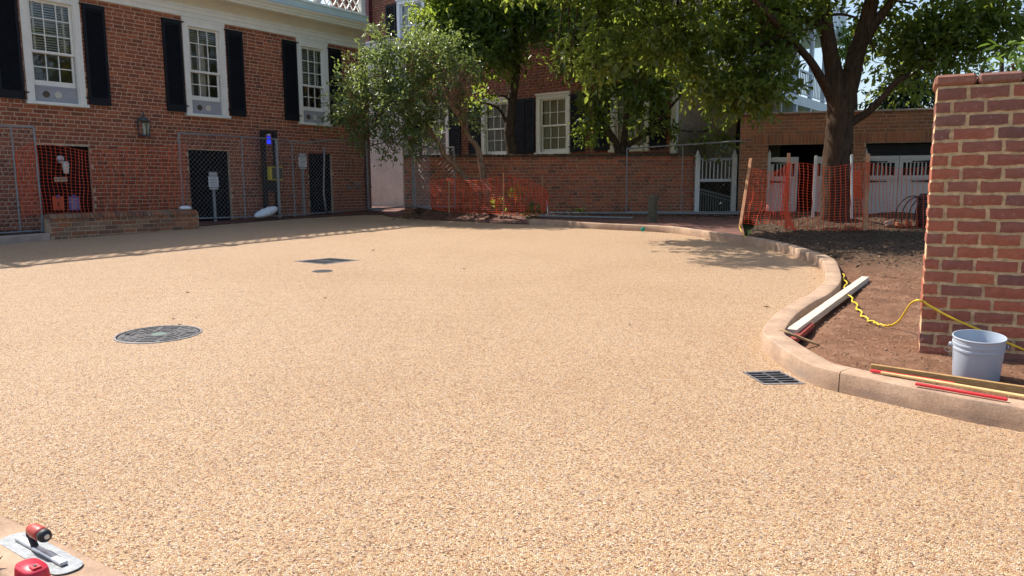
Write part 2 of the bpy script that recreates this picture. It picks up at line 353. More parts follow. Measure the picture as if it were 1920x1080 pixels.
def walkmat():
    m, n, b, o = newmat('brick_paver_walk'); p = pos(n)
    bt = n.nodes.new('ShaderNodeTexBrick'); n.links.new(mapping(n, p, (1,1,1), (0,0,0.3)), bt.inputs['Vector'])
    bt.inputs['Scale'].default_value = 1.0; bt.inputs['Brick Width'].default_value = 0.2; bt.inputs['Row Height'].default_value = 0.1; bt.inputs['Mortar Size'].default_value = 0.006
    bt.inputs['Color1'].default_value = (0.20,0.075,0.05,1); bt.inputs['Color2'].default_value = (0.13,0.055,0.04,1); bt.inputs['Mortar'].default_value = (0.14,0.09,0.065,1)
    c = mixc(n, 0.7, bt.outputs[0], ramp(n, [(0.3,(0.5,0.48,0.46)),(0.7,(1.2,1.2,1.2))], noi(n, 9, 6, 0.7, p)), 'MULTIPLY')
    n.links.new(c, b.inputs['Base Color']); b.inputs['Roughness'].default_value = 0.9
    bump(n, b, noi(n, 40, 5, 0.7, p), 0.4, 0.006); return m
M['walk'] = walkmat()
M['earth'] = plain('bed_earth', (0.085,0.055,0.038), 0.95, 0, 0.45, 9, 0.8, 40, 0.1, 0.03)
M['grass'] = plain('grass_ground', (0.06,0.085,0.03), 0.95, 0, 0.4, 2, 0.6, 40, 0.1, 0.03)
M['net'] = None
def netmat():
    m, n, b, o = newmat('orange_net_plastic'); b.inputs['Base Color'].default_value = (0.90,0.13,0.04,1); b.inputs['Roughness'].default_value = 0.45
    tl = n.nodes.new('ShaderNodeBsdfTranslucent'); tl.inputs[0].default_value = (0.95,0.17,0.06,1)
    mx = n.nodes.new('ShaderNodeMixShader'); mx.inputs[0].default_value = 0.35
    n.links.new(b.outputs[0], mx.inputs[1]); n.links.new(tl.outputs[0], mx.inputs[2]); n.links.new(mx.outputs[0], o.inputs[0]); return m
M['net'] = netmat()
def barkmat(name, c, sc_=(30,30,5)):
    m, n, b, o = newmat(name); p = pos(n); f = noi(n, 1.0, 7, 0.7, mapping(n, p, sc_), 0.8)
    col_ = ramp(n, [(0.32, tuple(x*0.35 for x in c)), (0.5, c), (0.75, tuple(min(1,x*1.6) for x in c))], f)
    n.links.new(col_, b.inputs['Base Color']); b.inputs['Roughness'].default_value = 0.92; b.inputs['Specular IOR Level'].default_value = 0.15
    bump(n, b, f, 1.0, 0.03); return m
M['bark'] = barkmat('bark_furrowed_brown', (0.075,0.046,0.03), (26,26,4))
M['bark_pale'] = barkmat('bark_tan', (0.21,0.14,0.095), (14,14,6))
M['bark_dark'] = barkmat('bark_dark', (0.075,0.055,0.042), (16,16,6))
M['twig_dead'] = plain('dead_twig', (0.34,0.23,0.16), 0.85, 0, 0.25, 30, 0.2)
def leafmat(name, cols, trans=0.35, rough=0.42, tc=(0.16,0.26,0.03), spec=0.5):
    m, n, b, o = newmat(name); k = len(cols); rn, p = rnd01(n, 1.0)
    c = ramp(n, [((i+0.5)/k, q) for i, q in enumerate(cols)], rn)
    n.links.new(c, b.inputs['Base Color']); b.inputs['Roughness'].default_value = rough; b.inputs['Specular IOR Level'].default_value = spec
    tl = n.nodes.new('ShaderNodeBsdfTranslucent'); n.links.new(mixc(n, 0.6, c, tc), tl.inputs[0])
    mx = n.nodes.new('ShaderNodeMixShader'); mx.inputs[0].default_value = trans
    n.links.new(b.outputs[0], mx.inputs[1]); n.links.new(tl.outputs[0], mx.inputs[2]); n.links.new(mx.outputs[0], o.inputs[0]); return m
M['leaf_holly'] = leafmat('leaf_grey_green', [(0.07,0.115,0.045),(0.09,0.14,0.055),(0.12,0.165,0.08),(0.075,0.125,0.045),(0.16,0.19,0.055),(0.06,0.10,0.045)], 0.40, 0.34, (0.45,0.55,0.12), 0.7)
M['leaf_mid'] = leafmat('leaf_mid_green', [(0.032,0.065,0.02),(0.05,0.095,0.025),(0.07,0.12,0.03),(0.04,0.075,0.025),(0.11,0.155,0.03)], 0.5, 0.38, (0.60,0.74,0.08), 0.8)
M['leaf_oak'] = leafmat('leaf_broad_green', [(0.036,0.065,0.02),(0.052,0.09,0.025),(0.075,0.12,0.03),(0.045,0.075,0.025),(0.10,0.14,0.035)], 0.5, 0.35, (0.62,0.72,0.09))
M['leaf_dark'] = leafmat('leaf_dark_green', [(0.025,0.05,0.02),(0.035,0.065,0.022),(0.045,0.075,0.025)], 0.25, 0.45, (0.12,0.18,0.03))
M['leaf_bright'] = leafmat('leaf_bright_green', [(0.06,0.13,0.03),(0.08,0.16,0.035),(0.10,0.17,0.03)], 0.4, 0.35, (0.25,0.38,0.04))
M['leaf_dead'] = leafmat('leaf_brown', [(0.20,0.09,0.05),(0.28,0.15,0.09),(0.16,0.08,0.05)], 0.25, 0.6, (0.3,0.14,0.06))
M['grass_blade'] = leafmat('dry_grass_blade', [(0.10,0.10,0.03),(0.20,0.17,0.07),(0.06,0.08,0.02)], 0.3, 0.6, (0.25,0.22,0.06))

def on(root, px, py, off=0.0):
    # photo pixel -> (u, z) on the plane y = -off of an upright wall frame
    rz = root.rotation_euler[2]; ud = np.array([math.cos(rz), math.sin(rz), 0]); nd = np.array([math.sin(rz), -math.cos(rz), 0])
    q = np.array(root.location) + nd*off; d = ray(px, py); t = np.dot(q-CAM, nd)/np.dot(d, nd); P = CAM + t*d
    return float((P-q) @ ud), float(P[2]-root.location[2])
def to_world(root, u, y, z):
    rz = root.rotation_euler[2]; c = math.cos(rz); s = math.sin(rz)
    return Vector((root.location[0]+u*c-y*s, root.location[1]+u*s+y*c, root.location[2]+z))
def project(P):
    v = np.array(P) - CAM; z = v @ fw
    return 960+F*(v@XA)/z, 540-F*(v@UA)/z, z

# ------------------------------------------------------------------ brickwork
BT = np.array([[0,1,0],[1,1,0],[1,1,1],[0,1,1],[0,.1,0],[1,.1,0],[1,.1,1],[0,.1,1],[.018,0,.06],[.982,0,.06],[.982,0,.94],[.018,0,.94]], float)
BF = np.array([[4,5,1,0],[5,6,2,1],[6,7,3,2],[7,4,0,3],[8,9,5,4],[9,10,6,5],[10,11,7,6],[11,8,4,7],[8,11,10,9]])[:, ::-1]
def courses(u0, u1, z0, z1, ch, openings=(), bond='american', bl=0.215, joint=0.011, seed=1):
    rr = random.Random(seed); out = []; k = 0; z = z0
    while z + ch*0.6 < z1:
        zt = min(z+ch-joint, z1); zm = (z+zt)/2
        iv = [(u0, u1)]
        for (a, b, c, d) in openings:
            if c < zm < d:
                nv = []
                for (p, q) in iv:
                    if b <= p or a >= q: nv.append((p, q)); continue
                    if a > p: nv.append((p, a))
                    if b < q: nv.append((b, q))
                iv = nv
        if bond == 'american': hdr = (k % 4 == 0); sizes = [bl/2] if hdr else [bl]; off = (0.25 if hdr else 0.5*(k % 2))*bl
        elif bond == 'stretcher': sizes = [bl]; off = 0.5*(k % 2)*bl
        elif bond == 'flemish': sizes = [bl, bl/2]; off = (0.75*(k % 2))*bl
        u = u0 - off - bl; i = 0
        while u < u1:
            L = sizes[i % len(sizes)]*rr.uniform(0.96, 1.04); i += 1
            a, b = u, u+L-joint; u += L
            for (p, q) in iv:
                aa = max(a, p+0.004); bb = min(b, q-0.004)
                if bb-aa > 0.035: out.append((aa, bb, z, zt))
        z += ch; k += 1
    return out
_unit = None
def lay_bricks(root, rects, m, limit=300, depth=0.05, jit=0.0015, seed=2, hide=None):
    """the bricks that show largest become parts of their own, the rest one joined part"""
    global _unit
    if _unit is None:
        _unit = {}
    if m.name not in _unit:
        me = bpy.data.meshes.new('brick'); me.from_pydata([tuple(v) for v in BT], [], [tuple(f) for f in BF]); me.update(); me.materials.append(m); _unit[m.name] = me
    rr = random.Random(seed); sc_ = []
    for i, (a, b, c, d) in enumerate(rects):
        px, py, dz = project(to_world(root, (a+b)/2, 0, (c+d)/2))
        vis = dz > 0 and 0 < px < 1920 and 0 < py < 1080 and not (hide and hide(px, py))
        sc_.append(((b-a)*(d-c)/dz**2 if vis else -1, i))
    sc_.sort(reverse=True); ind = set(i for s_, i in sc_[:limit] if s_ > 0)
    rest = []
    for i, (a, b, c, d) in enumerate(rects):
        y = rr.uniform(-jit, jit)
        if i in ind:
            o = bpy.data.objects.new('brick', _unit[m.name]); col.objects.link(o); o.parent = root
            o.location = (a, y, c); o.scale = (b-a, depth, d-c)
        else: rest.append((a, y, c, b-a, depth, d-c))
    if rest:
        A = np.array(rest); V = (A[:, None, :3] + BT[None]*A[:, None, 3:]).reshape(-1, 3)
        Fi = (np.arange(len(A))[:, None, None]*12 + BF[None]).ravel()
        me = fastmesh('brickwork', V, Fi, 4); stuff(mk('brickwork', me, m, root))
def core(root, name, u0, u1, z0, z1, openings, thick, m, yf=0.007):
    mb = MB(); us = sorted(set([u0, u1] + [x for o in openings for x in o[:2] if u0 < x < u1]))
    for a, b in zip(us[:-1], us[1:]):
        cut = sorted([(max(o[2], z0), min(o[3], z1)) for o in openings if o[0] <= a+1e-6 and o[1] >= b-1e-6])
        z = z0
        for (c, d) in cut:
            if c > z+1e-4: mb.box(a, b, yf, yf+thick, z, c)
            z = max(z, d)
        if z < z1-1e-4: mb.box(a, b, yf, yf+thick, z, z1)
    return mb.build(name, m, root)

# ------------------------------------------------------------------ ground
g = MB(); ys = [-300, -30, 45, 1500]
def zg(y): return SL*max(-30, min(45, y)) - 0.10
for i, y in enumerate(ys): g.v += [(-900, y, zg(y)), (900, y, zg(y))]
for i in range(3): g.f.append((2*i, 2*i+1, 2*i+3, 2*i+2))
struct(g.build('ground', M['grass']))

WD = Vector((math.sin(R(37)), math.cos(R(37)), 0)); WN = Vector((math.cos(R(37)), -math.sin(R(37)), 0))
# yard outline read off the photo: low wall, brick strip, far edge, kerb, then out of frame
kerb_px = [(992,421,0),(1046,424,0),(1100,428.5,0),(1165,432,0),(1229,435,0),(1265,438,0),(1311,445,0),(1363,453,0),(1407,460,0),(1455,470.5,0),(1483,479,0),(1512,490,0),(1531,498,0),(1541,509,0),
           (1546,521,.11),(1523,546,.11),(1491,562,.11),(1456,584,.11),(1434,606,.11),(1426.5,623,.11),(1437,664,0),(1467,688.5,0),(1510,716,0),(1540,727,0),(1579,737,0),(1643,752,0),(1727,771,0),(1810,790,0),(1920,811,0)]
kpts = [gnd(x, y, dz) for x, y, dz in kerb_px]
for p in kpts: p.z = zp(p.y)
kd = (kpts[-1]-kpts[-3]).normalized()
kpts += [kpts[-1]+kd*0.6, kpts[-1]+kd*1.6+Vector((0,0.1,0)), kpts[-1]+kd*3.2+Vector((0,0.3,0))]
kline = spline(kpts, 8)
# re-sample evenly
def resample(P, step):
    out = [P[0]]; acc = 0
    for a, b in zip(P[:-1], P[1:]):
        L = (b-a).length; t = step-acc
        while t <= L: out.append(a.lerp(b, t/L)); t += step
        acc = (acc+L) % step if L else acc
    return out
kline = resample(kline, 0.07)
for p in kline: p.z = zp(p.y)
left_px = [(716,403),(674,403.5),(557,410),(466,417),(372,424.5),(372,428.5),(97,449.5),(0,459)]
lpts = [gnd(x, y) for x, y in left_px]
nk_a, nk_b = gnd(0,960,.02), gnd(257,1080,.02)
nk_a.z = zp(nk_a.y); nk_b.z = zp(nk_b.y); nkd = (nk_b-nk_a).normalized()
far_px = [(731,407),(804,412),(877,416),(929,418.5)]
fpts = [gnd(x, y) for x, y in far_px]
outline = [lpts[-1]-WD*7] + lpts[::-1] + fpts + kline + [kline[-1]+Vector((0.5,-6,0)), Vector((1.5,-4,0)), nk_b+nkd*1.6, nk_b, nk_a, nk_a-nkd*4.0, lpts[-1]-WD*9+WN*5]
from mathutils.geometry import tessellate_polygon
g1 = [gnd(*p) for p in ((1391.7,697.5),(1461.7,695),(1512.5,720.5),(1431.7,721.5))]
g2 = [gnd(*p) for p in ((548,490),(619,483.5),(676,488),(610,496))]
mh_c = gnd(298,627); sd_c = gnd(605,508.5)
def ring_pts(c, r, n=40): return [Vector((c.x+r*math.cos(2*math.pi*k/n), c.y+r*math.sin(2*math.pi*k/n), 0)) for k in range(n)]
loops = [[Vector((p.x,p.y,0)) for p in outline]] + [[Vector((p.x,p.y,0)) for p in q] for q in (g1, g2)] + [ring_pts(mh_c,.295), ring_pts(sd_c,.118,24)]
tris = tessellate_polygon(loops); pv = MB(); pv.v = [(p.x, p.y, zp(p.y)) for l_ in loops for p in l_]
for t in tris:
    a, b, c = [Vector(pv.v[i]) for i in t]; pv.f.append(tuple(t) if (b-a).cross(c-a).z > 0 else tuple(t)[::-1])
yard = struct(pv.build('pavement', M['pave']))

# kerb: swept profile, one piece between joints
def sweep(name, line, prof, m, parent, side=1):
    mb = MB(); n = len(prof); L = len(line)
    for i, p in enumerate(line):
        t = (line[min(i+1,L-1)]-line[max(i-1,0)]); t.z = 0; t.normalize(); nn = Vector((t.y, -t.x, 0))*side
        for (o_, z) in prof: q = p + nn*o_; mb.v.append((q.x, q.y, zp(p.y)+z + 0.0025*noise.noise(Vector((q.x*7, q.y*7, z*20)))))
    for i in range(L-1):
        for k in range(n-1): mb.f.append((i*n+k, i*n+k+1, (i+1)*n+k+1, (i+1)*n+k))
    mb.f += [tuple(range(n))[::-1], tuple((L-1)*n+k for k in range(n))]
    return mb.build(name, m, parent, True)
KW = 0.15
prof = [(0,-.12),(0,.03),(.004,.098),(.008,.106),(.016,.111),(.075,.113),(KW-.012,.112),(KW-.004,.108),(KW,.10),(KW,-.12)]
kerb = struct(empty('kerb', (0,0,0)))
# soil lies on the left of the walking direction of kline
cuts = [0]
def near_i(px, py):
    q = gnd(px, py); return min(range(len(kline)), key=lambda i: (kline[i]-q).length)
for c in ((1165,432),(1265,438),(1363,453),(1455,470),(1541,509),(1579,737)): cuts.append(near_i(*c))
cuts = sorted(set(cuts+[len(kline)-1])); 
for a, b in zip(cuts[:-1], cuts[1:]):
    seg = [p.copy() for p in kline[a:b+1]]
    d = (seg[1]-seg[0]).normalized()*0.003; seg[0] += d; seg[-1] -= (seg[-1]-seg[-2]).normalized()*0.003
    o = sweep('kerb_segment', seg, prof, M['kerb'], kerb, -1)
    md = o.modifiers.new('e', 'EDGE_SPLIT'); md.split_angle = R(28)
nearline = resample([nk_a-nkd*4, nk_b+nkd*1.6], 0.1)
kerb2 = struct(empty('kerb', (0,0,0)))
npr = [(0,-.1),(0,.008),(.012,.016),(.15,.02),(.19,.016),(.205,.0),(.205,-.15)]
h_ = len(nearline)//2
sweep('kerb_segment', nearline, npr, M['kerb'], kerb2, 1)

# soil bed behind the kerb
kin = []
for i, p in enumerate(kline):
    t = kline[min(i+1,len(kline)-1)]-kline[max(i-1,0)]; t.z = 0; t.normalize(); kin.append(p + Vector((-t.y, t.x, 0))*(KW*0.55))
ks0 = near_i(1392,457)
poly = [(p.x, p.y) for p in kin[ks0:]] + [(14, 2.5), (14, 21), (5.5, 17.8), (5.1, 16.6), (4.6, 14.0)]
def inside(x, y):
    c = False; j = len(poly)-1
    for i in range(len(poly)):
        xi, yi = poly[i]; xj, yj = poly[j]
        if (yi > y) != (yj > y) and x < (xj-xi)*(y-yi)/(yj-yi)+xi: c = not c
        j = i
    return c
tree_xy = at(1567, 432, 13.6)
def soil_dz(x, y):
    n1 = noise.fractal(Vector((x*0.9, y*0.9, 0)), 0.8, 2.1, 5)
    d = 0.045 + 0.012*n1 + 0.012*noise.noise(Vector((x*11, y*11, 3)))
    bk = max(0, min(1, (y-7.2)/2.0)); d += bk*(0.05 + 0.05*noise.fractal(Vector((x*1.7, y*1.7, 5)), 0.9, 2.2, 4))
    r = math.hypot(x-tree_xy.x, y-tree_xy.y); d += 0.10*math.exp(-(r/1.0)**2)
    return d
cell = 0.06; sm = MB(); idx = {}
kx = np.array([(p.x, p.y) for p in kline])
def sv(i, j):
    k = (i, j)
    if k not in idx:
        x, y = i*cell, j*cell; dk = math.sqrt(((kx[:,0]-x)**2+(kx[:,1]-y)**2).min())
        z = soil_dz(x, y)
        if dk < .6 and 4.6 < y < 8.2:
            t_ = min(1, max(0, (dk-.14)/.22)); z = -.05+(z+.05)*t_
        elif dk < .5: z = .02+(z-.02)*min(1, max(0, (dk-.1)/.35))
        idx[k] = len(sm.v); sm.v.append((x, y, zp(y)+z))
    return idx[k]
for j in range(int(2.0/cell), int(17.5/cell)):
    st = 1
    for i in range(int(1.3/cell), int(9.6/cell)):
        if inside((i+.5)*cell, (j+.5)*cell): sm.f.append((sv(i,j), sv(i+1,j), sv(i+1,j+1), sv(i,j+1)))
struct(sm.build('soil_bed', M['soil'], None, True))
def soil(px, py, dz=0.0):
    P = gnd(px, py, 0.06)
    for _ in range(3): P = gnd(px, py, soil_dz(P.x, P.y)+dz)
    return P
# near corner soil inside the left kerb
nb = MB(); q0, q1 = nearline[0], nearline[-1]; nn = Vector((nkd.y, -nkd.x, 0))
for k in range(9):
    for i in range(40):
        p = q0.lerp(q1, i/39) + nn*(0.19+k*0.08); nb.v.append((p.x, p.y, zp(p.y)-0.075+0.02*noise.noise(p*9)))
for k in range(8):
    for i in range(39): nb.f.append((k*40+i, k*40+i+1, (k+1)*40+i+1, (k+1)*40+i))
struct(nb.build('soil_strip', M['earth'], None, True))

# ground between the yard's far edge and the walls: brick strip and walk
wk = MB(); 
LB = empty('brick_building', (-7.786, 15.2, 0), R(53))
front = [lpts[5]-WD*0.0] + lpts[4::-1] + fpts + [kline[0]] + [kin[int(ks0*k/6)] for k in range(1,7)]
front = [Vector((p.x, p.y, zp(p.y)+0.012)) for p in front]
def bed_z(x):
    return float(np.interp(x, [-5.0,-2.42,1.036,4.4,6], [.70,.74,.60,.525,.5]))
back = []
for i, p in enumerate(front):
    if i <= 5:
        u = (p-Vector((-7.786,15.2,0))).dot(WD); q = Vector((-7.786,15.2,0))+WD*(u if i < 5 else 6.6)+WN*0.02; z = 0.475+0.0165*max(0, u-1.5); back.append(Vector((q.x, q.y, z)))
    elif i == 6: back.append(Vector((-3.2, 21.4, .62)))
    elif i == 7: back.append(Vector((-2.4, 18.1, bed_z(-2.4))))
    else:
        x = p.x*18.0/p.y*1.0; back.append(Vector((x, 17.99, bed_z(x))))
back[5] = Vector((-3.95, 20.6, .56)); back[-1] = Vector((5.3, 17.3, .50)); back[-2] = Vector((4.75, 17.95, .52)); back[-3] = Vector((3.9, 17.97, .53))
nsub = 8
for p, q in zip(front, back):
    for k in range(nsub+1): r_ = p.lerp(q, k/nsub); wk.v.append(tuple(r_))
for i in range(len(front)-1):
    for k in range(nsub): wk.f.append((i*(nsub+1)+k, (i+1)*(nsub+1)+k, (i+1)*(nsub+1)+k+1, i*(nsub+1)+k+1))
walk = struct(wk.build('brick_walk', M['walk'], None, True))
def walkz(x, y):
    best = None
    ok, loc_, nrm, fi = walk.ray_cast(Vector((x, y, 5)), Vector((0,0,-1))); return loc_.z if ok else zp(y)+.05
alley = MB().box(-8, -2.3, 20.62, 26, .3, .60); struct(alley.build('brick_walk', M['walk']))

# ------------------------------------------------------------------ windows, shutters
def slats(mb, u0, u1, z0, z1, y, pitch=0.045, tilt=0.016, dep=0.02):
    z = z0
    while z < z1:
        mb.add([(u0,y,z),(u1,y,z),(u1,y+dep,z+tilt),(u0,y+dep,z+tilt),(u0,y+.001,z-.003),(u1,y+.001,z-.003),(u1,y+dep+.001,z+tilt-.003),(u0,y+dep+.001,z+tilt-.003)],[(0,1,2,3),(7,6,5,4),(0,4,5,1),(2,6,7,3),(1,5,6,2),(0,3,7,4)]); z += pitch
def sash(parent, name, u0, u1, z0, z1, y, cols, rows, m, st=0.045, mt=0.018, glass=True, brail=None):
    mb = MB(); br = brail or st
    mb.box(u0,u0+st,y,y+.035,z0,z1); mb.box(u1-st,u1,y,y+.035,z0,z1); mb.box(u0+st,u1-st,y,y+.035,z0,z0+br); mb.box(u0+st,u1-st,y,y+.035,z1-st,z1)
    cw = (u1-u0-2*st)/cols; rh = (z1-z0-st-br)/rows
    for i in range(1, cols): mb.box(u0+st+i*cw-mt/2,u0+st+i*cw+mt/2,y+.004,y+.03,z0+br,z1-st)
    for j in range(1, rows):
        for i in range(cols): mb.box(u0+st+i*cw+(mt/2 if i else 0),u0+st+(i+1)*cw-(mt/2 if i<cols-1 else 0),y+.005,y+.029,z0+br+j*rh-mt/2,z0+br+j*rh+mt/2)
    o = mb.build(name, m, parent)
    if glass:
        pm = bpy.data.meshes.new('pane'); pm.from_pydata([(0,0,0),(1,0,0),(1,0,1),(0,0,1)],[],[(0,1,2,3)]); pm.materials.append(M['glass'])
        for i in range(cols):
            for j in range(rows):
                p = bpy.data.objects.new('pane', pm); col.objects.link(p); p.parent = parent
                p.location = (u0+st+i*cw, y+.018, z0+br+j*rh); p.scale = (cw, 1, rh)
    return o
def window(root, u0, u1, z0, z1, kind='left', lite=(3,3,3,2), blind='blind', cas=0.115, fm='white', split=None, panel=0.0, head=0.0, lower_blind=True, bl_to=None, cap=True):
    """casing in a wall opening u0..u1, z0..z1 (wall face y=0); sashes, blind and dark room behind"""
    mb = MB(); c = cas; yb = 0.16
    mb.box(u0,u0+c,-.028,yb,z0+.06,z1); mb.box(u1-c,u1,-.028,yb,z0+.06,z1); mb.box(u0+c,u1-c,-.026,yb,z1-c,z1)
    mb.box(u0+c,u0+c+.02,-.012,.05,z0+.06,z1-c); mb.box(u1-c-.02,u1-c,-.012,.05,z0+.06,z1-c)
    if head: mb.box(u0-.01,u1+.01,-.034,.02,z1,z1+head)
    if cap: mb.box(u0-.025,u1+.025,-.06,.02,z1+head,z1+head+.035)
    w_ = mb.build('window', M[fm], root)
    MB().cbox(u0-.03,u1+.03,-.075,yb,z0,z0+.058,.006).build('sill', M[fm], w_)
    a, b, lo, hi = u0+c+.02, u1-c-.02, z0+.06, z1-c
    mid = split if split else (lo+hi)/2
    sash(w_, 'upper_sash', a, b, mid-.02, hi, .03, lite[0], lite[1], M[fm])
    bottom = lo + panel
    sash(w_, 'lower_sash', a, b, bottom, mid+.02, .068, lite[2], lite[3], M[fm] , .045, .018, True, 0.09)
    if panel:
        pb = MB().box(a, b, .05, .075, lo, bottom-.002); pb.box(a, b, .043, .06, bottom-.045, bottom-.012); pb.build('vent_panel', M['screen'], w_)
        for k, uu in enumerate((a+.28*(b-a), a+.56*(b-a))):
            v = MB().lathe([(0.001,0),(.045,0),(.052,.008),(.06,.008),(.06,-.01)], 16, Matrix.Translation((uu,.046,lo+panel*.48)) @ Matrix.Rotation(R(90),4,'X'))
            for q in range(-3,4): v.box(uu-math.sqrt(.002-.0000011*q*q*90 if q*q*.0001<.002 else 0.0001), uu+math.sqrt(.002-.0000011*q*q*90 if q*q*.0001<.002 else 0.0001), .034, .040, lo+panel*.48+q*.013-.003, lo+panel*.48+q*.013+.003)
            v.build('vent', M['blind'] if k else M['grille'], w_)
    if blind:
        sb = MB(); slats(sb, a+.03, b-.03, (bl_to if bl_to else (lo+.05 if lower_blind else mid+.03)), hi-.03, .125, *((.03,.027,.012) if kind == 'b' else (.045,.022,.022)))
        for uu in (a+.16*(b-a), a+.84*(b-a)): sb.box(uu-.018, uu+.018, .119, .123, (bl_to if bl_to else (lo+.05 if lower_blind else mid+.03)), hi-.02)
        sb.box(a+.02, b-.02, .115, .155, hi-.05, hi-.01); sb.build('blind', M[blind], w_)
    rm = MB()
    for (x0,x1,y0,y1,q0,q1) in ((u0+.02,u1-.02,.9,.92,z0-.2,z1+.2),(u0-.2,u0-.18,yb,.9,z0-.2,z1+.2),(u1+.18,u1+.2,yb,.9,z0-.2,z1+.2),(u0-.2,u1+.2,yb,.92,z1+.2,z1+.22),(u0-.2,u1+.2,yb,.92,z0-.22,z0-.2)): rm.box(x0,x1,y0,y1,q0,q1)
    rm.build('room', M['room'], w_)
    return w_
def shutter(root, u0, u1, z0, z1, hinge_at, m='black_paint', y=-.05):
    mb = MB(); s_ = .05
    mb.box(u0,u0+s_,y,y+.032,z0,z1); mb.box(u1-s_,u1,y,y+.032,z0,z1)
    mid = z0+(z1-z0)*.42
    for (p, q) in ((z0,z0+.14),(z1-.08,z1)): mb.box(u0+s_,u1-s_,y+.002,y+.03,p,q)
    mb.box(u0+s_,u1-s_,y+.024,y+.028,z0+.14,z1-.08)
    for (p, q) in ((z0+.145,z1-.085),):
        z = p
        while z < q-.02:
            mb.add([(u0+s_,y+.002,z),(u1-s_,y+.002,z),(u1-s_,y+.024,z+.03),(u0+s_,y+.024,z+.03),(u0+s_,y+.006,z-.004),(u1-s_,y+.006,z-.004)],[(0,1,2,3),(4,5,1,0)]); z += .034
    o = mb.build('shutter', M[m], root)
    hb = MB()
    for z in (z0+.13, z1-.02):
        d = .06*(1 if hinge_at == 'r' else -1); e = u1 if hinge_at == 'r' else u0
        hb.box(min(e,e+d)-.005, max(e,e+d)+.005, y-.012, y-.003, z-.012, z+.012)
    hb.build('hinge', M['black_paint'], o)
    return o

# ------------------------------------------------------------------ left brick building
tag(LB, 'long red brick building with white windows, black shutters and a cream cornice', 'building')
wins = [(-1.66,-.64,2.74,4.735),(1.40,2.385,2.74,4.735),(4.31,5.25,2.74,4.735)]
doors = [(1.38,2.36,.2,2.03),(4.54,5.28,.2,2.055),(-1.57,-.64,.2,2.01)]
ops = wins + doors
core(LB, 'wall', -9.0, 6.5, -.3, 4.80, ops, .30, M['mortar'])
bm = MB(); bm.box(-9.0,6.5,.95,7.0,-.3,2.2); bm.box(-9.0,6.5,1.0,7.0,2.2,5.05); bm.box(6.2,6.5,.31,.95,-.3,5.0); bm.box(-9.0,-8.7,.31,.95,-.3,5.0)
bm.build('inner_wall', M['mortar'], LB)
rc = courses(-8.9, 6.5, .30, 4.80, .0762, ops, 'american', .215, .0135, 3)
lay_bricks(LB, rc, M['brick'], 300, hide=lambda x, y: y > 265)
for i, (a, b, c, d) in enumerate(wins):
    ww = window(LB, a, b, c, d, 'left', (3,3,3,2), 'blind' if i != 1 else None, .115, 'white', 3.70, .30, 0.06, False, None, False)
    if i == 1:
        cb = MB()
        for (x0_c, x1_c) in ((a+.42,a+.62),(a+.20,a+.32)):
            n_ = 9
            for k in range(n_): 
                t0 = x0_c+(x1_c-x0_c)*k/n_; t1 = x0_c+(x1_c-x0_c)*(k+1)/n_; yy = .20+.02*(k%2); y2 = .20+.02*((k+1)%2)
                cb.add([(t0,yy,3.1),(t1,y2,3.1),(t1,y2,4.35),(t0,yy,4.35)],[(0,1,2,3)])
        cb.build('curtain', M['curtain'], ww)
        sb = MB(); slats(sb, a+.16, b-.16, 4.36, 4.58, .125); sb.build('blind', M['blind'], ww)
for (a, b, h) in ((-2.11,-1.70,'r'),(-.60,-.19,'l'),(.955,1.365,'r'),(2.42,2.82,'l'),(3.885,4.285,'r'),(5.275,5.66,'l')): shutter(LB, a, b, 2.81, 4.69, h)
for k, (a, b, c, d) in enumerate(doors):
    db = MB().box(a,b,.12,.16,c,d); db.box(a,a+.08,.09,.13,c,d); db.box(b-.08,b,.09,.13,c,d); db.box(a+.08,b-.08,.09,.13,d-.08,d)
    for (p, q) in ((.28,.62),(.70,.95)):
        for (s0, s1) in ((.14,.47),(.53,.86)):
            db.box(a+(b-a)*s0,a+(b-a)*s1,.105,.125,c+(d-c)*p,c+(d-c)*q)
    dd = db.build('door', M['black_door'], LB)
    kn = MB().lathe([(.001,-.03),(.022,-.028),(.028,-.01),(.02,.01),(.012,.03)], 12, Matrix.Translation((b-.14,.08,c+.95)) @ Matrix.Rotation(R(-90),4,'X')); kn.build('door_knob', M['strap'], dd)
# cornice: frieze steps, cove, fascia, crown
fr = MB()
def extr(mb, prof, u0, u1):
    n = len(prof)
    for u in (u0, u1): mb.v += [(u, y, z) for y, z in prof]
    o = len(mb.v)-2*n
    for k in range(n): mb.f.append((o+k, o+(k+1)%n, o+n+(k+1)%n, o+n+k))
    mb.f += [tuple(range(o, o+n))[::-1], tuple(range(o+n, o+2*n))]
extr(fr, [(.2,4.80),(-.03,4.80),(-.03,4.895),(-.045,4.90),(-.045,4.985),(-.06,4.99),(-.06,5.03),(.2,5.03)], -9.0, 6.5); fr.build('frieze', M['white'], LB)
cv = MB(); extr(cv, [(.2,5.032),(-.07,5.032),(-.075,5.05),(-.12,5.09),(-.20,5.14),(-.30,5.175),(-.385,5.185),(-.385,5.20),(.2,5.20)], -9.0, 6.5); cv.build('cove', M['cream'], LB, False)
gt = MB(); extr(gt, [(.2,5.202),(-.42,5.202),(-.425,5.245),(-.44,5.26),(-.45,5.30),(-.48,5.34),(-.49,5.375),(.2,5.375)], -9.0, 6.52); gt.build('fascia', M['cream'], LB)
rf = MB(); extr(rf, [(7.1,5.378),(-.47,5.378),(-.46,5.395),(7.1,5.395)], -9.0, 6.5); rf.build('roof', M['steel_post'], LB)
bal = MB(); extr(bal, [(.02,5.397),(-.22,5.397),(-.22,5.60),(-.245,5.605),(-.245,5.63),(.045,5.63),(.045,5.605),(.02,5.60)], -9.0, 6.46); bal = bal.build('balustrade_plinth', M['pale_green'], LB)
u = 6.40; k = 0
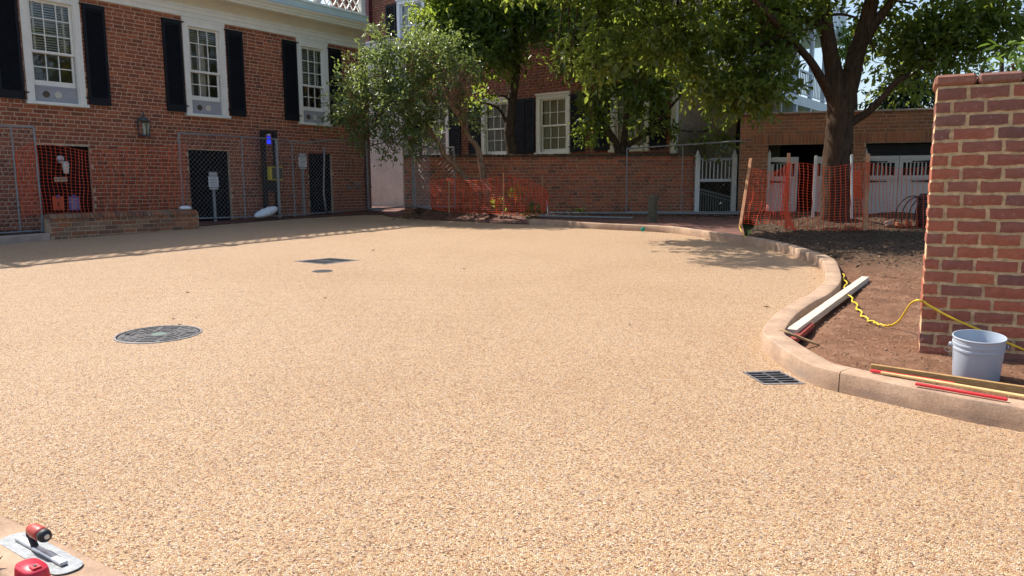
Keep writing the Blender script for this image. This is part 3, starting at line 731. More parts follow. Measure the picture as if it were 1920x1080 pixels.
while u > -9:
    MB().cbox(u-.11,u+.03,-.17,-.03,5.63,6.47,.006).build('balustrade_post', M['white'], LB)
    MB().box(u-.13,u+.05,-.19,-.01,6.472,6.50).build('post_cap', M['white'], bal)
    a, b = u-1.45, u-.11
    lt = MB(); lt.box(a+.03,b,-.14,-.06,6.36,6.45); lt.box(a+.03,b,-.125,-.075,5.64,5.70)
    n_ = 3; cw = (b-a-.03)/n_
    for i in range(n_):
        p, q = a+.03+i*cw, a+.03+(i+1)*cw
        lt.bar((p,-.10,5.70),(q,-.10,6.36),.035,.035,(0,1,0)); lt.bar((p,-.098,6.36),(q,-.098,5.70),.03,.035,(0,1,0))
        lt.bar((p+cw/2,-.102,5.70),(q,-.102,6.03),.025,.03,(0,1,0)); lt.bar((p,-.102,6.03),(p+cw/2,-.102,5.70),.025,.03,(0,1,0)); lt.bar((p,-.103,6.03),(p+cw/2,-.103,6.36),.025,.03,(0,1,0)); lt.bar((p+cw/2,-.103,6.36),(q,-.103,6.03),.025,.03,(0,1,0))
    lt.build('balustrade_lattice', M['white'], LB); u -= 1.45; k += 1
ds = MB().cbox(6.37,6.49,-.13,-.015,.45,4.78,.015)
ds.box(6.36,6.50,-.135,-.003,1.2,1.24); ds.box(6.36,6.50,-.135,-.003,3.2,3.24); ds.build('downspout', M['downspout'], LB)
hb = MB().tube([(6.02,-.09,1.30),(6.02,-.09,1.22),(5.75,-.09,1.20)],.018,8); hb.tube([(5.75,-.012,1.20),(5.75,-.12,1.20)],.035,10); hb.tube([(6.14,-.06,1.34),(6.14,-.06,1.14)],.014,8); hb.tube([(5.96,-.07,1.31),(6.14,-.07,1.31)],.014,8)
hb.build('hose_bib', M['galv'], LB)

def lantern(u, z, s_, label, root=LB):
    o = empty('wall_lantern', to_world(root, u, 0, z), root.rotation_euler[2]); tag(o, label, 'lantern', 'lanterns on the long brick building')
    f = MB(); w_, h_ = .085*s_, .26*s_
    f.box(-.05*s_,.05*s_,-.02,0,-.02,.34*s_)
    cy = -.13*s_
    for sx in (-1,1):
        for sy in (-1,1): f.bar((sx*w_*.8,cy+sy*w_*.8,0),(sx*w_,cy+sy*w_,h_),.014,.014)
    f.box(-w_,w_,cy-w_,cy+w_,-.045*s_,-.002); f.box(-w_*1.12,w_*1.12,cy-w_*1.12,cy+w_*1.12,h_,h_+.02)
    f.lathe([(w_*1.2,h_+.021),(w_*.7,h_+.075),(w_*.35,h_+.085),(w_*.35,h_+.12),(.008,h_+.15),(.02,h_+.16),(.001,h_+.19)],8,Matrix.Translation((0,cy,0)))
    f.bar((0,cy+w_,h_*.6),(0,-.01,h_*.6),.02,.02); f.build('frame', M['iron'], o)
    gl = MB()
    for (p, q) in (((-w_*.85,cy-w_*.9),(w_*.85,cy-w_*.9)),((w_*.9,cy-w_*.85),(w_*.9,cy+w_*.85)),((-w_*.9,cy-w_*.85),(-w_*.9,cy+w_*.85))): gl.add([(p[0],p[1],.004),(q[0],q[1],.004),(q[0],q[1],h_-.004),(p[0],p[1],h_-.004)],[(0,1,2,3)])
    gl.build('glass', M['glass'], o)
    MB().tube([(0,cy,0),(0,cy,h_*.45)],.018*s_,8).build('candle_sleeve', M['white'], o)
    MB().box(-w_*.8,w_*.8,cy+w_*.7,cy+w_*.75,.01,h_*.95).build('reflector', M['blind'], o)
    return o
lantern(.385, 2.29, 1.0, 'black iron lantern on the brick wall between the two nearer windows')
lantern(5.95, 2.34, .85, 'small iron lantern beside the oxblood downspout at the building corner')
# things on the door behind the netting
(su, sz) = (-1.12, 1.42)
wl = empty('wall_lamp', to_world(LB, -1.13, .09, 1.62), LB.rotation_euler[2]); wl.scale = (.8,.8,.8); tag(wl, 'white jelly jar lamp mounted on the black door behind orange netting', 'lamp')
MB().lathe([(.05,0),(.075,.02),(.08,.07),(.05,.12),(.001,.13)],14,Matrix.Translation((-.06,-.08,.13))).build('hood', M['rail_grey'], wl)
MB().lathe([(.001,-.17),(.05,-.16),(.07,-.02),(.072,.09)],14,Matrix.Translation((.04,-.09,0))).build('jar', M['blind'], wl)
MB().box(-.09,.1,-.10,0,.085,.125).build('bracket', M['rail_grey'], wl)
def text(body, size, m, parent, loc, rot=(R(90),0,0), name='lettering'):
    c = bpy.data.curves.new(name, 'FONT'); c.body = body; c.size = size; c.align_x = 'CENTER'; c.align_y = 'CENTER'; c.extrude = .001; c.materials.append(m)
    t_ = bpy.data.objects.new('tmp', c); col.objects.link(t_); bpy.context.view_layer.update()
    me = bpy.data.meshes.new_from_object(t_.evaluated_get(bpy.context.evaluated_depsgraph_get())); bpy.data.objects.remove(t_); bpy.data.curves.remove(c)
    o = mk(name, me, m, parent); o.location = loc; o.rotation_euler = rot; return o
sg = empty('door_sign', to_world(LB, -1.18, .085, 1.38), LB.rotation_euler[2]); tag(sg, 'cream board lettered WOMEN on the black door behind netting', 'sign')
MB().box(-.115,.115,-.012,0,-.04,.04).build('board', M['board_cream'], sg); text('WOMEN', .066, M['ink_black'], sg, (0,-.0145,0))
def paper(u, z, w_, h_, m, label, lines, name):
    o = empty(name, to_world(LB, u, .085, z), LB.rotation_euler[2]); tag(o, label, 'notice')
    MB().box(-w_/2,w_/2,-.004,-.001,0,h_).build('sheet', M[m], o)
    t = MB().box(-.03,.03,-.0065,-.0045,h_-.03,h_+.03); t.build('tape', M['tape'], o)
    mb = MB()
    for (x0,x1,z0,z1) in lines: mb.box(x0*w_,x1*w_,-.0065,-.0045,z0*h_,z1*h_)
    mb.build('print', M['ink_black'] if m == 'poster_orange' else M['ink_light'], o)
paper(-1.255,.80,.20,.26,'poster_orange','orange notice with a black symbol taped low on the black door',[(-.3,.3,.84,.86),(-.03,.03,.58,.66),(-.08,.08,.42,.57),(-.10,-.04,.30,.44),(.04,.10,.30,.44),(-.3,.3,.08,.10)],'orange_notice')
random.seed(3)
pl_ = []
for i in range(11):
    z = .86-i*.072; a = random.uniform(-.42,-.2); b = random.uniform(.2,.42); pl_.append((a,b,z-.022,z))
pl_ += [(-.48,-.465,.02,.9),(.465,.48,.02,.9)]
paper(-.975,.79,.19,.27,'poster_purple','purple notice covered in pale print taped low on the black door',pl_,'purple_notice')
# low brick wall in front of the women's door
LW = empty('low_brick_wall', gnd(97,449.5), R(53)); tag(LW, 'low old brown brick wall with a rounded brick coping beside the yard', 'wall')
LW.location.z = 0
lwl = (gnd(372,428.5)-gnd(97,449.5)).length; zb0 = gnd(97,449.5).z
ltop = on(LW, 250, 398)[1]
core(LW, 'wall', 0, lwl, zb0-.2, ltop-.075, (), .25, M['mortar_dark'], .008)
rl = courses(0, lwl, zb0-.02, ltop-.075, .0765, (), 'american', .225, .014, 9)
lay_bricks(LW, rl, M['brick_low'], 300, .09, .006, 5)
u = 0.0; i = 0
while u < lwl-.02:
    wd_ = .072 if i > 2 else .12
    cp = MB(); n_ = 7; vs = []
    for uu in (u+.003, min(u+wd_, lwl)-.006):
        for k in range(n_): th = math.pi*k/(n_-1); vs.append((uu, .13-.155*math.cos(th), ltop-.073+.085*math.sin(th)**.6))
    cp.add(vs, [(k, k+1, n_+k+1, n_+k) for k in range(n_-1)]+[tuple(range(n_)), tuple(range(n_, 2*n_))[::-1]])
    cp.build('coping_brick', M['brick_low'], LW); u += wd_; i += 1
stp = MB().cbox(-6.5,-.02,-.02,.22,-.05,.10,.012); o = stp.build('stone_step', M['stone'], None); o.rotation_euler = (0,-math.atan(SL*WD.y),R(53)); o.location = gnd(97,449.5); o.location.z += .01
tag(o, 'long pale stone kerb step running up to the low brick wall', 'step')
# rubble and soil behind the low wall's left end
rb = MB().box(-6.4,.0,.24,1.45,zb0-.3,zb0+.12); o = rb.build('areaway', M['earth'], None); o.rotation_euler = (0,0,R(53)); o.location = (LW.location.x, LW.location.y, 0); struct(o)

# ------------------------------------------------------------------ back brick building
b0 = at(1040, 200, 20.5); BB = empty('brick_house', (b0.x, b0.y, 0), R(-37)); tag(BB, 'tall dark red brick house behind the garden wall, half hidden by trees', 'house')
zs, zh = on(BB, 1040, 288)[1]-.02, on(BB, 1040, 176)[1]
bw = []
for (pl_x, pr_x) in ((792,848),(903,957),(1006,1069),(1145,1207)):
    a, b = on(BB, pl_x, 230)[0], on(BB, pr_x, 230)[0]; bw.append((a, a+1.09, zs, zh))
ua, ub = on(BB, 745, 30)[0], on(BB, 797, 30)[0]; uz0, uz1 = on(BB, 755, 74)[1]-.35, on(BB, 745, 4)[1]+.02
up = [(ua, ub, uz0, uz1)] + [(a, b, uz0, uz1) for (a, b, c, d) in bw[1:]]
RU = on(BB, 1257, 220)[0]
ops = bw + up
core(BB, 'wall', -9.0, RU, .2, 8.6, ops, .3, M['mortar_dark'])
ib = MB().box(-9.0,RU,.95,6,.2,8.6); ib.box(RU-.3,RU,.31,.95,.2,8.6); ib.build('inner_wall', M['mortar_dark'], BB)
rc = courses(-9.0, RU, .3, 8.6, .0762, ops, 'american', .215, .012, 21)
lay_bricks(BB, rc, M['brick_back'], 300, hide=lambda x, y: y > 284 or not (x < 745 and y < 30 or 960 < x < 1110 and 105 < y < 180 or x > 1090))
rf = MB(); extr(rf, [(-.5,8.602),(6.2,8.602),(6.2,8.72),(-.5,8.72)], -9.3, RU+.3); rf.build('roof', M['steel_post'], BB)
for i, (a, b, c, d) in enumerate(bw): window(BB, a, b, c, d, 'b', (3,2,3,2), 'blind_yellow' if i == 2 else 'blind', .11, 'white', None, 0, .0, True)
for i, (a, b, c, d) in enumerate(up): window(BB, a, b, c, d, 'b', (3,2,3,2), 'blind', .11, 'porch_white', None, 0, .0, True)
for (a, b, c, d) in bw+up:
    shutter(BB, a-.47, a-.04, c+.05, d-.06, 'r'); shutter(BB, b+.04, b+.47, c+.05, d-.06, 'l')
dsu = on(BB, 694, 20)[0]; MB().cbox(dsu-.09,dsu+.09,-.14,-.012,.5,8.5,.015).build('downspout', M['downspout'], BB)
# white painted brick wall between the two buildings
wq = at(755, 300, 23.6); WW = empty('white_wall', (wq.x, wq.y, 0), R(-33)); tag(WW, 'white painted brick wall between the two red brick buildings', 'wall')
wtop = on(WW, 730, 73)[1]
core(WW, 'wall', -3.6, 0, .3, wtop-.06, (), .3, M['whitewash'])
rc = courses(-3.6, 0, .5, wtop-.06, .0762, (), 'american', .215, .008, 31)
lay_bricks(WW, rc, M['whitewash'], 300, .05, .0015, 4, lambda x, y: x < 690 or y < 210)
MB().cbox(-3.65,.05,-.05,.35,wtop-.058,wtop,.008).build('coping', M['whitewash'], WW)

# ------------------------------------------------------------------ garden wall
g0 = at(757, 300, 18.0); GW = empty('garden_wall', (g0.x, 18.0, 0), R(0.0)); tag(GW, 'long mossy red brick garden wall with dark coping in front of the trees', 'wall')
gl_ = on(GW, 1303, 330)[0]; gt_ = on(GW, 1040, 288.5)[1]
core(GW, 'wall', 0, gl_, .2, gt_-.07, (), .28, M['mortar_dark'])
rc = courses(0, gl_, .38, gt_-.07, .0762, (), 'american', .222, .013, 41)
lay_bricks(GW, rc, M['brick_garden'], 300, .05, .003, 6)
u = 0; rr = random.Random(5)
while u < gl_-.02:
    e = min(u+.105, gl_); 
    MB().cbox(u+.003, e-.004, -.035+rr.uniform(-.004,.004), .32, gt_-.068, gt_+rr.uniform(-.006,.004), .010).build('coping_brick', M['brick_moss'], GW); u = e
# ------------------------------------------------------------------ gate and ramp rail
GA = empty('white_gate', at(1342, 400, 17.9), R(-4)); GA.location.z = 0; tag(GA, 'white timber gate with pointed posts and thin balusters beside the garden wall', 'gate')
z0g, zt = on(GA, 1342, 401)[1], on(GA, 1342, 296)[1]; ul, ur = on(GA, 1307, 340)[0], on(GA, 1376, 340)[0]
for uu in (ul, ur):
    p_ = MB().cbox(uu-.055,uu+.055,-.06,.05,z0g,zt+.05,.006).build('gate_post', M['gate_paint'], GA)
    MB().lathe([(.075,0),(.06,.02),(.03,.045),(.04,.07),(.001,.14)],10,Matrix.Translation((uu,-.005,zt+.051))).build('finial', M['gate_paint'], p_)
zr = on(GA, 1342, 336)[1]
MB().box(ul+.056,ur-.056,-.03,.02,zt-.06,zt).build('top_rail', M['siding'], GA); MB().box(ul+.056,ur-.056,-.03,.02,zr-.06,zr+.01).build('middle_rail', M['rail_grey'], GA)
for k in range(8):
    uu = ul+.056+(ur-ul-.112)*(k+.7)/8.4; MB().box(uu-.012,uu+.012,-.015,.008,zr+.012,zt-.062).build('baluster', M['rail_grey'], GA)
RP = empty('ramp_railing', at(1340, 400, 19.2), R(-4)); RP.location.z = 0; tag(RP, 'grey ramp handrail with close balusters seen through the white gate', 'railing')
a1, z1_ = on(RP, 1306, 352); a2, z2_ = on(RP, 1374, 372); zb_ = on(RP, 1340, 402)[1]-.1
hr = MB().bar((a1-.2,0,z1_+.04),(a2+.2,0,z2_-.04),.07,.05); hr.bar((a1-.2,0.0,z1_-.045),(a2+.2,0,z2_-.12),.04,.03); hr.build('handrail', M['rail_grey'], RP)
for k in range(16):
    t = k/15; uu = a1+(a2-a1)*t; MB().box(uu-.012,uu+.012,-.012,.012,zb_,z1_+(z2_-z1_)*t-.05).build('baluster', M['rail_grey'], RP)
rs = MB().box(a1-.6,a2+.8,.5,.6,zb_-.3,z1_+.15); rs.box(a1-.6,a2+.8,.45,.5,z1_+.10,z1_+.19); rs.build('ramp_wall', M['post_wood'], RP)

# ------------------------------------------------------------------ porch on the end of the brick house
PO = empty('porch', to_world(BB, RU, 0, 0), R(-37)); tag(PO, 'shaded beige porch with a white column under a balcony railing', 'porch')
zbm0, zbm1 = on(PO, 1290, 155)[1], on(PO, 1290, 139)[1]
MB().cbox(.02,.16,-.02,.12,.5,zbm0,.008).build('column', M['white'], PO)
MB().box(.0,1.95,-.06,.16,zbm0+.001,zbm1).build('beam', M['white'], PO)
MB().box(.0,1.95,2.2,2.3,.3,zbm1).build('back_wall', M['stucco'], PO)
MB().box(.0,1.95,-.14,2.3,zbm1+.001,zbm1+.14).build('balcony_floor', M['white'], PO)
MB().box(.0,1.95,2.31,2.5,zbm1+.15,8.5).build('upper_wall', M['siding'], PO)
MB().box(.0,1.95,-.06,.0,zbm1+.95,zbm1+1.02).build('railing_top', M['porch_white'], PO); MB().box(.0,1.95,-.05,-.01,zbm1+.22,zbm1+.26).build('railing_bottom', M['porch_white'], PO)
for k in range(15): MB().box(.06+k*.122,.085+k*.122,-.045,-.02,zbm1+.262,zbm1+.948).build('baluster', M['porch_white'], PO)
# white porch house further back
WH = empty('porch_house', at(1456, 300, 25), R(53)); WH.location.z = 0; tag(WH, 'white house with stacked porches and grey siding behind the garage', 'house')
MB().box(-4,8,1.8,6,.5,9).build('wall', M['siding'], WH)
pz = [on(WH, 1500, 196)[1], on(WH, 1500, 182)[1]]
for lv in (pz[1], pz[1]+2.9):
    MB().box(-4,8,-.1,1.79,lv-.32,lv).build('deck', M['porch_white'], WH)
    MB().box(-4,8,-.06,.0,lv+.86,lv+.93).build('railing_top', M['porch_white'], WH); MB().box(-4,8,-.05,-.01,lv+.10,lv+.14).build('railing_bottom', M['porch_white'], WH)
    for k in range(60): MB().box(-3.9+k*.2,-3.86+k*.2,-.045,-.015,lv+.142,lv+.858).build('baluster', M['porch_white'], WH)
for uu in (-3.2,-1.6,0,1.7,3.4,5.1): MB().cbox(uu-.07,uu+.07,-.09,.05,.5,8.8,.01).build('column', M['porch_white'], WH)
MB().box(-4.3,8.3,-.4,6.2,8.81,9.05).build('roof', M['steel_post'], WH)

# ------------------------------------------------------------------ garage
q = at(1580, 300, 17.0); GR = empty('brick_garage', (q.x, q.y, 0), R(-14)); tag(GR, 'low flat-roofed brown brick garage with white carriage doors behind the big tree', 'garage')
gl0 = on(GR, 1387, 300)[0]; gtop = on(GR, 1560, 210)[1]; o1 = (-1.6,.22,.0,2.12); o2 = (.47,2.35,.0,2.12)
core(GR, 'wall', gl0, 5.2, .0, gtop-.02, [o1, o2], .3, M['mortar_dark'])
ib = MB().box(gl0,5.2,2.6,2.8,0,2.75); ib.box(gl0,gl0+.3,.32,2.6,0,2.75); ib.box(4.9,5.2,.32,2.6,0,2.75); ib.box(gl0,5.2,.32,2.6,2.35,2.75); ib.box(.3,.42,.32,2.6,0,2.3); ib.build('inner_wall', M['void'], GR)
sold = (-1.93, 5.2, 2.125, 2.36)
rc = courses(gl0, 5.2, .0, gtop-.02, .0762, [o1, o2, sold], 'stretcher', .212, .015, 51)
u = sold[0]
while u < sold[1]: rc.append((u+.004, u+.0665, 2.13, 2.352)); u += .0745
lay_bricks(GR, rc, M['brick_garage'], 300, .05, .002, 8, lambda x, y: x > 1745 or 1540 < x < 1600)
MB().cbox(gl0-.04,5.25,-.04,2.9,gtop-.018,gtop+.025,.006).build('coping', M['stone'], GR)
def leaf(u0, u1, z0, z1, wz0, wz1, hinge_side, label=None):
    d = MB(); yw = .12
    w0, w1 = u0+.08, u1-.08
    d.box(u0,u1,yw,yw+.05,z0,wz0); d.box(u0,u1,yw,yw+.05,wz1,z1); d.box(u0,w0,yw,yw+.05,wz0,wz1); d.box(w1,u1,yw,yw+.05,wz0,wz1)
    d.box(u0,u1,yw-.012,yw-.001,wz0-.09,wz0-.01); d.box(u0,u1,yw-.012,yw-.001,z1-.08,z1-.005)
    o = d.build('door', M['door_leaf'], GR)
    n_ = max(3, int((w1-w0)/.075)); wd_ = (w1-w0)/n_
    for k in range(1, n_): MB().box(w0+k*wd_-.013,w0+k*wd_+.013,yw+.005,yw+.03,wz0,wz1).build('slat', M['door_leaf'], o)
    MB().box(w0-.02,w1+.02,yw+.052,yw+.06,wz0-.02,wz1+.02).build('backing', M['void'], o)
    for z in (z1-.13, wz0-.13, z0+.25):
        a, b = (u0, u0+min(.42,(u1-u0)*.62)) if hinge_side == 'l' else (u1, u1-min(.42,(u1-u0)*.62))
        h = MB(); h.add([(a,yw-.02,z-.028),(a,yw-.02,z+.028),(b,yw-.02,z+.006),(b,yw-.02,z-.006),(a,yw-.013,z-.028),(a,yw-.013,z+.028),(b,yw-.013,z+.006),(b,yw-.013,z-.006)],[(0,3,2,1),(4,5,6,7),(0,1,5,4),(1,2,6,5),(2,3,7,6),(3,0,4,7)])
        h.lathe([(.001,0),(.02,0),(.02,.008),(.001,.012)],8,Matrix.Translation((b,yw-.012,z)) @ Matrix.Rotation(R(90),4,'X')); h.build('strap_hinge', M['strap'], o)
wz = (on(GR, 1640, 329)[1], on(GR, 1640, 305)[1]); dt = on(GR, 1640, 292)[1]
leaf(-1.53,-.92,.05,dt,wz[0],wz[1],'l'); leaf(-.58,.18,.05,dt,wz[0],wz[1],'r'); leaf(.51,1.19,.05,dt,wz[0],wz[1],'l'); leaf(1.20,1.9,.05,dt,wz[0],wz[1],'r')
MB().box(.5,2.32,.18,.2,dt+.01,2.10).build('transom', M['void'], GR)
for uu in (-1.565,.49): 
    MB().cbox(uu-.035,uu+.03,.03,.1,.05,dt+.09,.005).build('door_post', M['door_leaf'], GR)
    MB().lathe([(.04,0),(.02,.03),(.001,.09)],8,Matrix.Translation((uu,.065,dt+.092))).build('finial', M['door_leaf'], GR)

# ------------------------------------------------------------------ near brick wall on the right
q = at(1722, 660, 4.5); NW = empty('brick_pier_wall', (q.x, q.y, 0), R(-27.5)); tag(NW, 'near red brick wall with sandy mortar standing beside the bucket', 'wall')
nz0 = q.z-.05; nz1 = on(NW, 1764, 141)[1]; ch = (nz1-.062-(q.z-.02))/21.0
core(NW, 'wall', .005, 3.4, nz0-.25, nz1-.064, (), .34, M['mortar_near'], .010)
rr = random.Random(12); z = nz1-.064-22*ch; k = 0
starts = [[.105,.235],[.19,.225],[.10,.185],[.175,.22],[.105,.195],[.165,.235]]
def near_brick(u0, u1, z0, z1, y0, y1, end=False):
    nx, nz = (4, 2); vs = []; fs = []
    for j in range(nz+1):
        for i in range(nx+1):
            x = u0+(u1-u0)*i/nx; zz = z0+(z1-z0)*j/nz
            ed = (i in (0,nx)) or (j in (0,nz))
            x += rr.uniform(-.003,.003) if 0 < i < nx else rr.uniform(-.002,.0045)*(1 if i == 0 else -1)
            zz += rr.uniform(-.0042,.0042)
            vs.append((x, y0 + (.0035 if ed else 0) + rr.uniform(-.0016,.0016), zz))
    for j in range(nz):
        for i in range(nx): a = j*(nx+1)+i; fs.append((a, a+1, a+nx+2, a+nx+1))
    per = [i for i in range(nx+1)] + [(j)*(nx+1)+nx for j in range(1,nz+1)] + [nz*(nx+1)+i for i in range(nx-1,-1,-1)] + [j*(nx+1) for j in range(nz-1,0,-1)]
    o = len(vs)
    for p in per: vs.append((vs[p][0]+(.002 if vs[p][0] > (u0+u1)/2 else -.002), y1, vs[p][2]))
    m_ = len(per)
    for i in range(m_): fs.append((per[(i+1)%m_], per[i], o+i, o+(i+1)%m_))
    fs.append(tuple(o+i for i in range(m_)))
    return MB().add(vs, fs).build('brick', M['brick_near_dark'] if (z0 > nz1-.47+rr.uniform(-.12,.12) or z0 < nz0+.16+rr.uniform(-.06,.1)) else M['brick_near'], NW)
while z < nz1-.07:
    st = starts[k % 6]; u = rr.uniform(-.002,.006); i = 0
    while u < 3.3:
        L = st[i] if i < 2 else (.235 if (k+i) % 3 else .225)
        L *= .93*rr.uniform(.97,1.03)
        near_brick(u, u+L-.0175, z, z+ch-.0175, rr.uniform(-.002,.002), .10 if i else .34, i == 0); u += L; i += 1
    z += ch; k += 1
u = -.012; 
while u < 3.3:
    L = .225*rr.uniform(.96,1.04); MB().cbox(u, u+L-.008, -.012+rr.uniform(-.003,.003), .365, nz1-.062, nz1+rr.uniform(-.004,.004), .014).build('coping_brick', M['brick_cope'], NW); u += L

# ------------------------------------------------------------------ chain link fences, netting, stakes
def fence_panel(p, q, h, posts, label, sag=None, thick=.021, mesh_gap=.10, top=None, group='chain link fence panels', wr=.0021):
    p = Vector(p); q = Vector(q); d = q-p; L = math.hypot(d.x, d.y); rz = math.atan2(d.y, d.x)
    o = empty('chain_link_fence', p, rz); tag(o, label, 'fence', group)
    dz = d.z
    ztop = lambda u: h + dz*u/L + (sag(u/L) if sag else 0) + ((top or 0)*u/L)
    zbot = lambda u: .05 + dz*u/L
    for t in posts: MB().tube([(t*L,0,dz*t),(t*L,0,ztop(t*L))], thick*(1 if t in (0,1) else .72), 8).build('post', M['galv'], o)
    n_ = 14
    MB().tube([(L*k/n_,0,ztop(L*k/n_)) for k in range(n_+1)], .018, 8).build('top_rail', M['galv'], o)
    MB().tube([(0,0,zbot(0)),(L,0,zbot(L))], .018, 8).build('bottom_rail', M['galv'], o)
    mb = MB(); g_ = mesh_gap; k = -int(h/g_)-2
    while k*g_ < L+h:
        for s_ in (1,-1):
            # straight wire u = k*g + t, z = zbot + t (s=1) or mirrored
            a = k*g_; pts = []
            t0, t1 = max(0, -a), min(h-.05, L-a)
            if t1 > t0+.02:
                for t in (t0, t1):
                    uu = a+t; zz = zbot(uu)+(t if s_ == 1 else (h-.05-t)); zz = min(zz, ztop(uu)); pts.append((uu, .002*s_, zz))
                mb.tube(pts, wr, 3, False)
        k += 1
    stuff(mb.build('wire_mesh', M['wire'], o)); return o
def net(name, label, top, bot, nu, nv, bulge=.05, seed=1, group='orange safety netting', rh=.0030, rv=.0050, twist=None):
    top = spline(top, 8); bot = spline(bot, 8); rr_ = random.Random(seed); ph = rr_.uniform(0,50)
    def pick(P, t): x = t*(len(P)-1); i = min(int(x), len(P)-2); return P[i].lerp(P[i+1], x-i)
    def S(u, v):
        a = pick(top, u); b = pick(bot, u); p = a.lerp(b, v)
        return p + Vector((noise.noise(Vector((u*6+ph, v*3, 0)))*bulge*.7, noise.noise(Vector((u*7, v*3, ph)))*bulge*1.6*math.sin(math.pi*min(v,.98)), noise.noise(Vector((u*9, v*4, ph+9)))*bulge*.35))
    mb = MB(); nsu = max(nu, 24); nsv = max(10, nv//2)
    for j in range(nv+1): mb.tube([S(i/nsu, j/nv) for i in range(nsu+1)], rh*(1.5 if j in (0,nv) else 1), 3, False)
    for i in range(nu+1): mb.tube([S(i/nu, j/nsv) for j in range(nsv+1)], rv, 3, False)
    o = mb.build(name, M['net'], None); tag(o, label, 'netting', group); return o
def stake(ptop, pbot, label, m='wood_stake', wd_=.045, grp='wooden stakes holding netting', name='wooden_stake'):
    ptop = Vector(ptop); pbot = Vector(pbot); L = (ptop-pbot).length; mb = MB()
    mb.cbox(-wd_/2, wd_/2, -wd_*.3, wd_*.3, -.05, L, .003)
    o = mb.build(name, M[m], None); o.location = pbot; o.rotation_mode = 'QUATERNION'; o.rotation_quaternion = (ptop-pbot).to_track_quat('Z','Y') @ Vector((0,0,1)).rotation_difference(Vector((0,0,1)))
    tag(o, label, 'stake', grp); return o
def onw(px, py, off):          # point on the plane parallel to the long building, off metres in front of it
    u, z = on(LB, px, py, off); return to_world(LB, u, -off, z)
# panels along the long building
fence_panel(onw(-60,447,1.0), onw(81,438,1.0), 1.82, (0,.69,1), 'chain link fence panel in front of the brickwork left of the black WOMEN door')
fence_panel(onw(345,415,.62), onw(524,409,.62), 1.80, (0,.62,1), 'chain link fence panel with the sandbag, in front of the wide black door')
fence_panel(onw(526,409,.64), onw(691,396,.64), 1.80, (0,.15,1), 'chain link fence panel with the bent upright, in front of the narrow black door', lambda t: -.07*math.exp(-((t-.28)/.16)**2))
bp = [onw(608,276,.66), onw(608,300,.66), onw(607,345,.66), onw(607,362,.66), onw(610,385,.66), onw(612,398,.66)]
o = MB().tube(bp, .022, 8).build('bent_pipe', M['galv'], None, True); tag(o, 'bent pale pipe leaning upright against the narrow black door fence', 'pipe')
fd0 = onw(692,396,.62); fd1 = at(777, 391, 17.3)
fence_panel(fd0, fd1, 1.66, (0,1), 'chain link fence panel in front of the white painted wall', None, .021, .12, None)
fe1 = at(808, 396, 16.1); fence_panel(fd1+Vector((.02,-.03,0)), fe1, 1.45, (0,), 'narrow chain link panel turned edge-on beside the garden wall', None, .02, .11, -.1)
fence_panel(at(775,391,17.7), at(853,392,17.6), 1.42, (0,1), 'short chain link panel standing against the left end of the garden wall', None, .018, .12)
fence_panel(at(1174,402,17.55), at(1388,402,17.0), 1.52, (0,.49), 'chain link fence panel in front of the white gate', None, .016, .12, .12, wr=.0012)
# posts with parking signs
def sign_post(px, ytop, ybase, off, label, wd_=.19, seed=1):
    base = onw(px, ybase, off); tp = onw(px-2, ytop, off); o = empty('parking_sign', base, R(53-12)); tag(o, label, 'sign', 'parking signs on grey posts')
    h = tp.z-base.z
    MB().cbox(-.03,.03,-.012,.02,-.05,h-.02,.004).build('post', M['steel_post'], o)
    hh = .42; z1 = h; r_ = random.Random(seed)
    MB().box(-wd_/2+.01,wd_/2-.01,-.020,-.014,z1-.10,z1).build('top_plate', M['sign_grey'], o)
    MB().box(-wd_/2,wd_/2,-.020,-.014,z1-.325,z1-.104).build('white_plate', M['sign_white'], o)
    MB().box(-wd_/2+.01,wd_/2-.01,-.020,-.014,z1-.385,z1-.329).build('bottom_plate', M['sign_grey'], o)
    a = MB(); b = MB()
    for zz in (z1-.035,z1-.07,z1-.36):
        x = -wd_*.36
        while x < wd_*.34: w_ = r_.uniform(.008,.016); a.box(x,x+w_,-.0225,-.0205,zz-.010,zz+.010); x += w_+.005
    for k in range(6):
        zz = z1-.13-k*.033; x = -wd_*r_.uniform(.3,.42); e = wd_*r_.uniform(.28,.42)
        while x < e: w_ = r_.uniform(.006,.02); b.box(x,x+w_,-.0225,-.0205,zz-.007,zz+.007); x += w_+r_.uniform(.004,.01)
    stuff(a.build('pale_print', M['sign_white'], o)); stuff(b.build('grey_print', M['ink_black'], o))
sign_post(404, 322, 413, .40, 'parking sign on a short grey post in front of the wide black door', .21, 1)
sign_post(571, 287, 402, .40, 'parking sign on a tall grey post beside the narrow black door', .20, 2)
# emergency phone
ep = onw(509, 400, .25); EP = empty('emergency_phone', ep, R(53)); tag(EP, 'black emergency phone tower with a blue lamp and yellow call box', 'phone tower')
EP.location.z = 0; ez = ep.z; el_, et = on(EP, 488, 244); er_ = on(EP, 516, 244)[0]; el2 = on(EP, 490, 330)[0]
frm = MB(); wdt = .085
a_, b_ = el_+.01, er_+.015
for (x0, x1) in ((a_, a_+wdt),(b_-wdt, b_)): frm.cbox(x0,x1,-.05,.05,ez-.05,et,.008)
frm.box(a_+wdt,b_-wdt,-.045,.045,et-.07,et-.003); frm.box(a_+wdt,b_-wdt,-.045,.045,on(EP,509,358)[1],on(EP,509,312)[1]); frm.build('frame', M['plastic_black'], EP)
uc = (a_+b_)/2; zl = on(EP, 503, 262)[1]
MB().lathe([(.03,.13),(.04,.12),(.045,.07),(.02,.06)],12,Matrix.Translation((uc,0,zl+.03))).build('lamp_cap', M['sign_white'], EP)
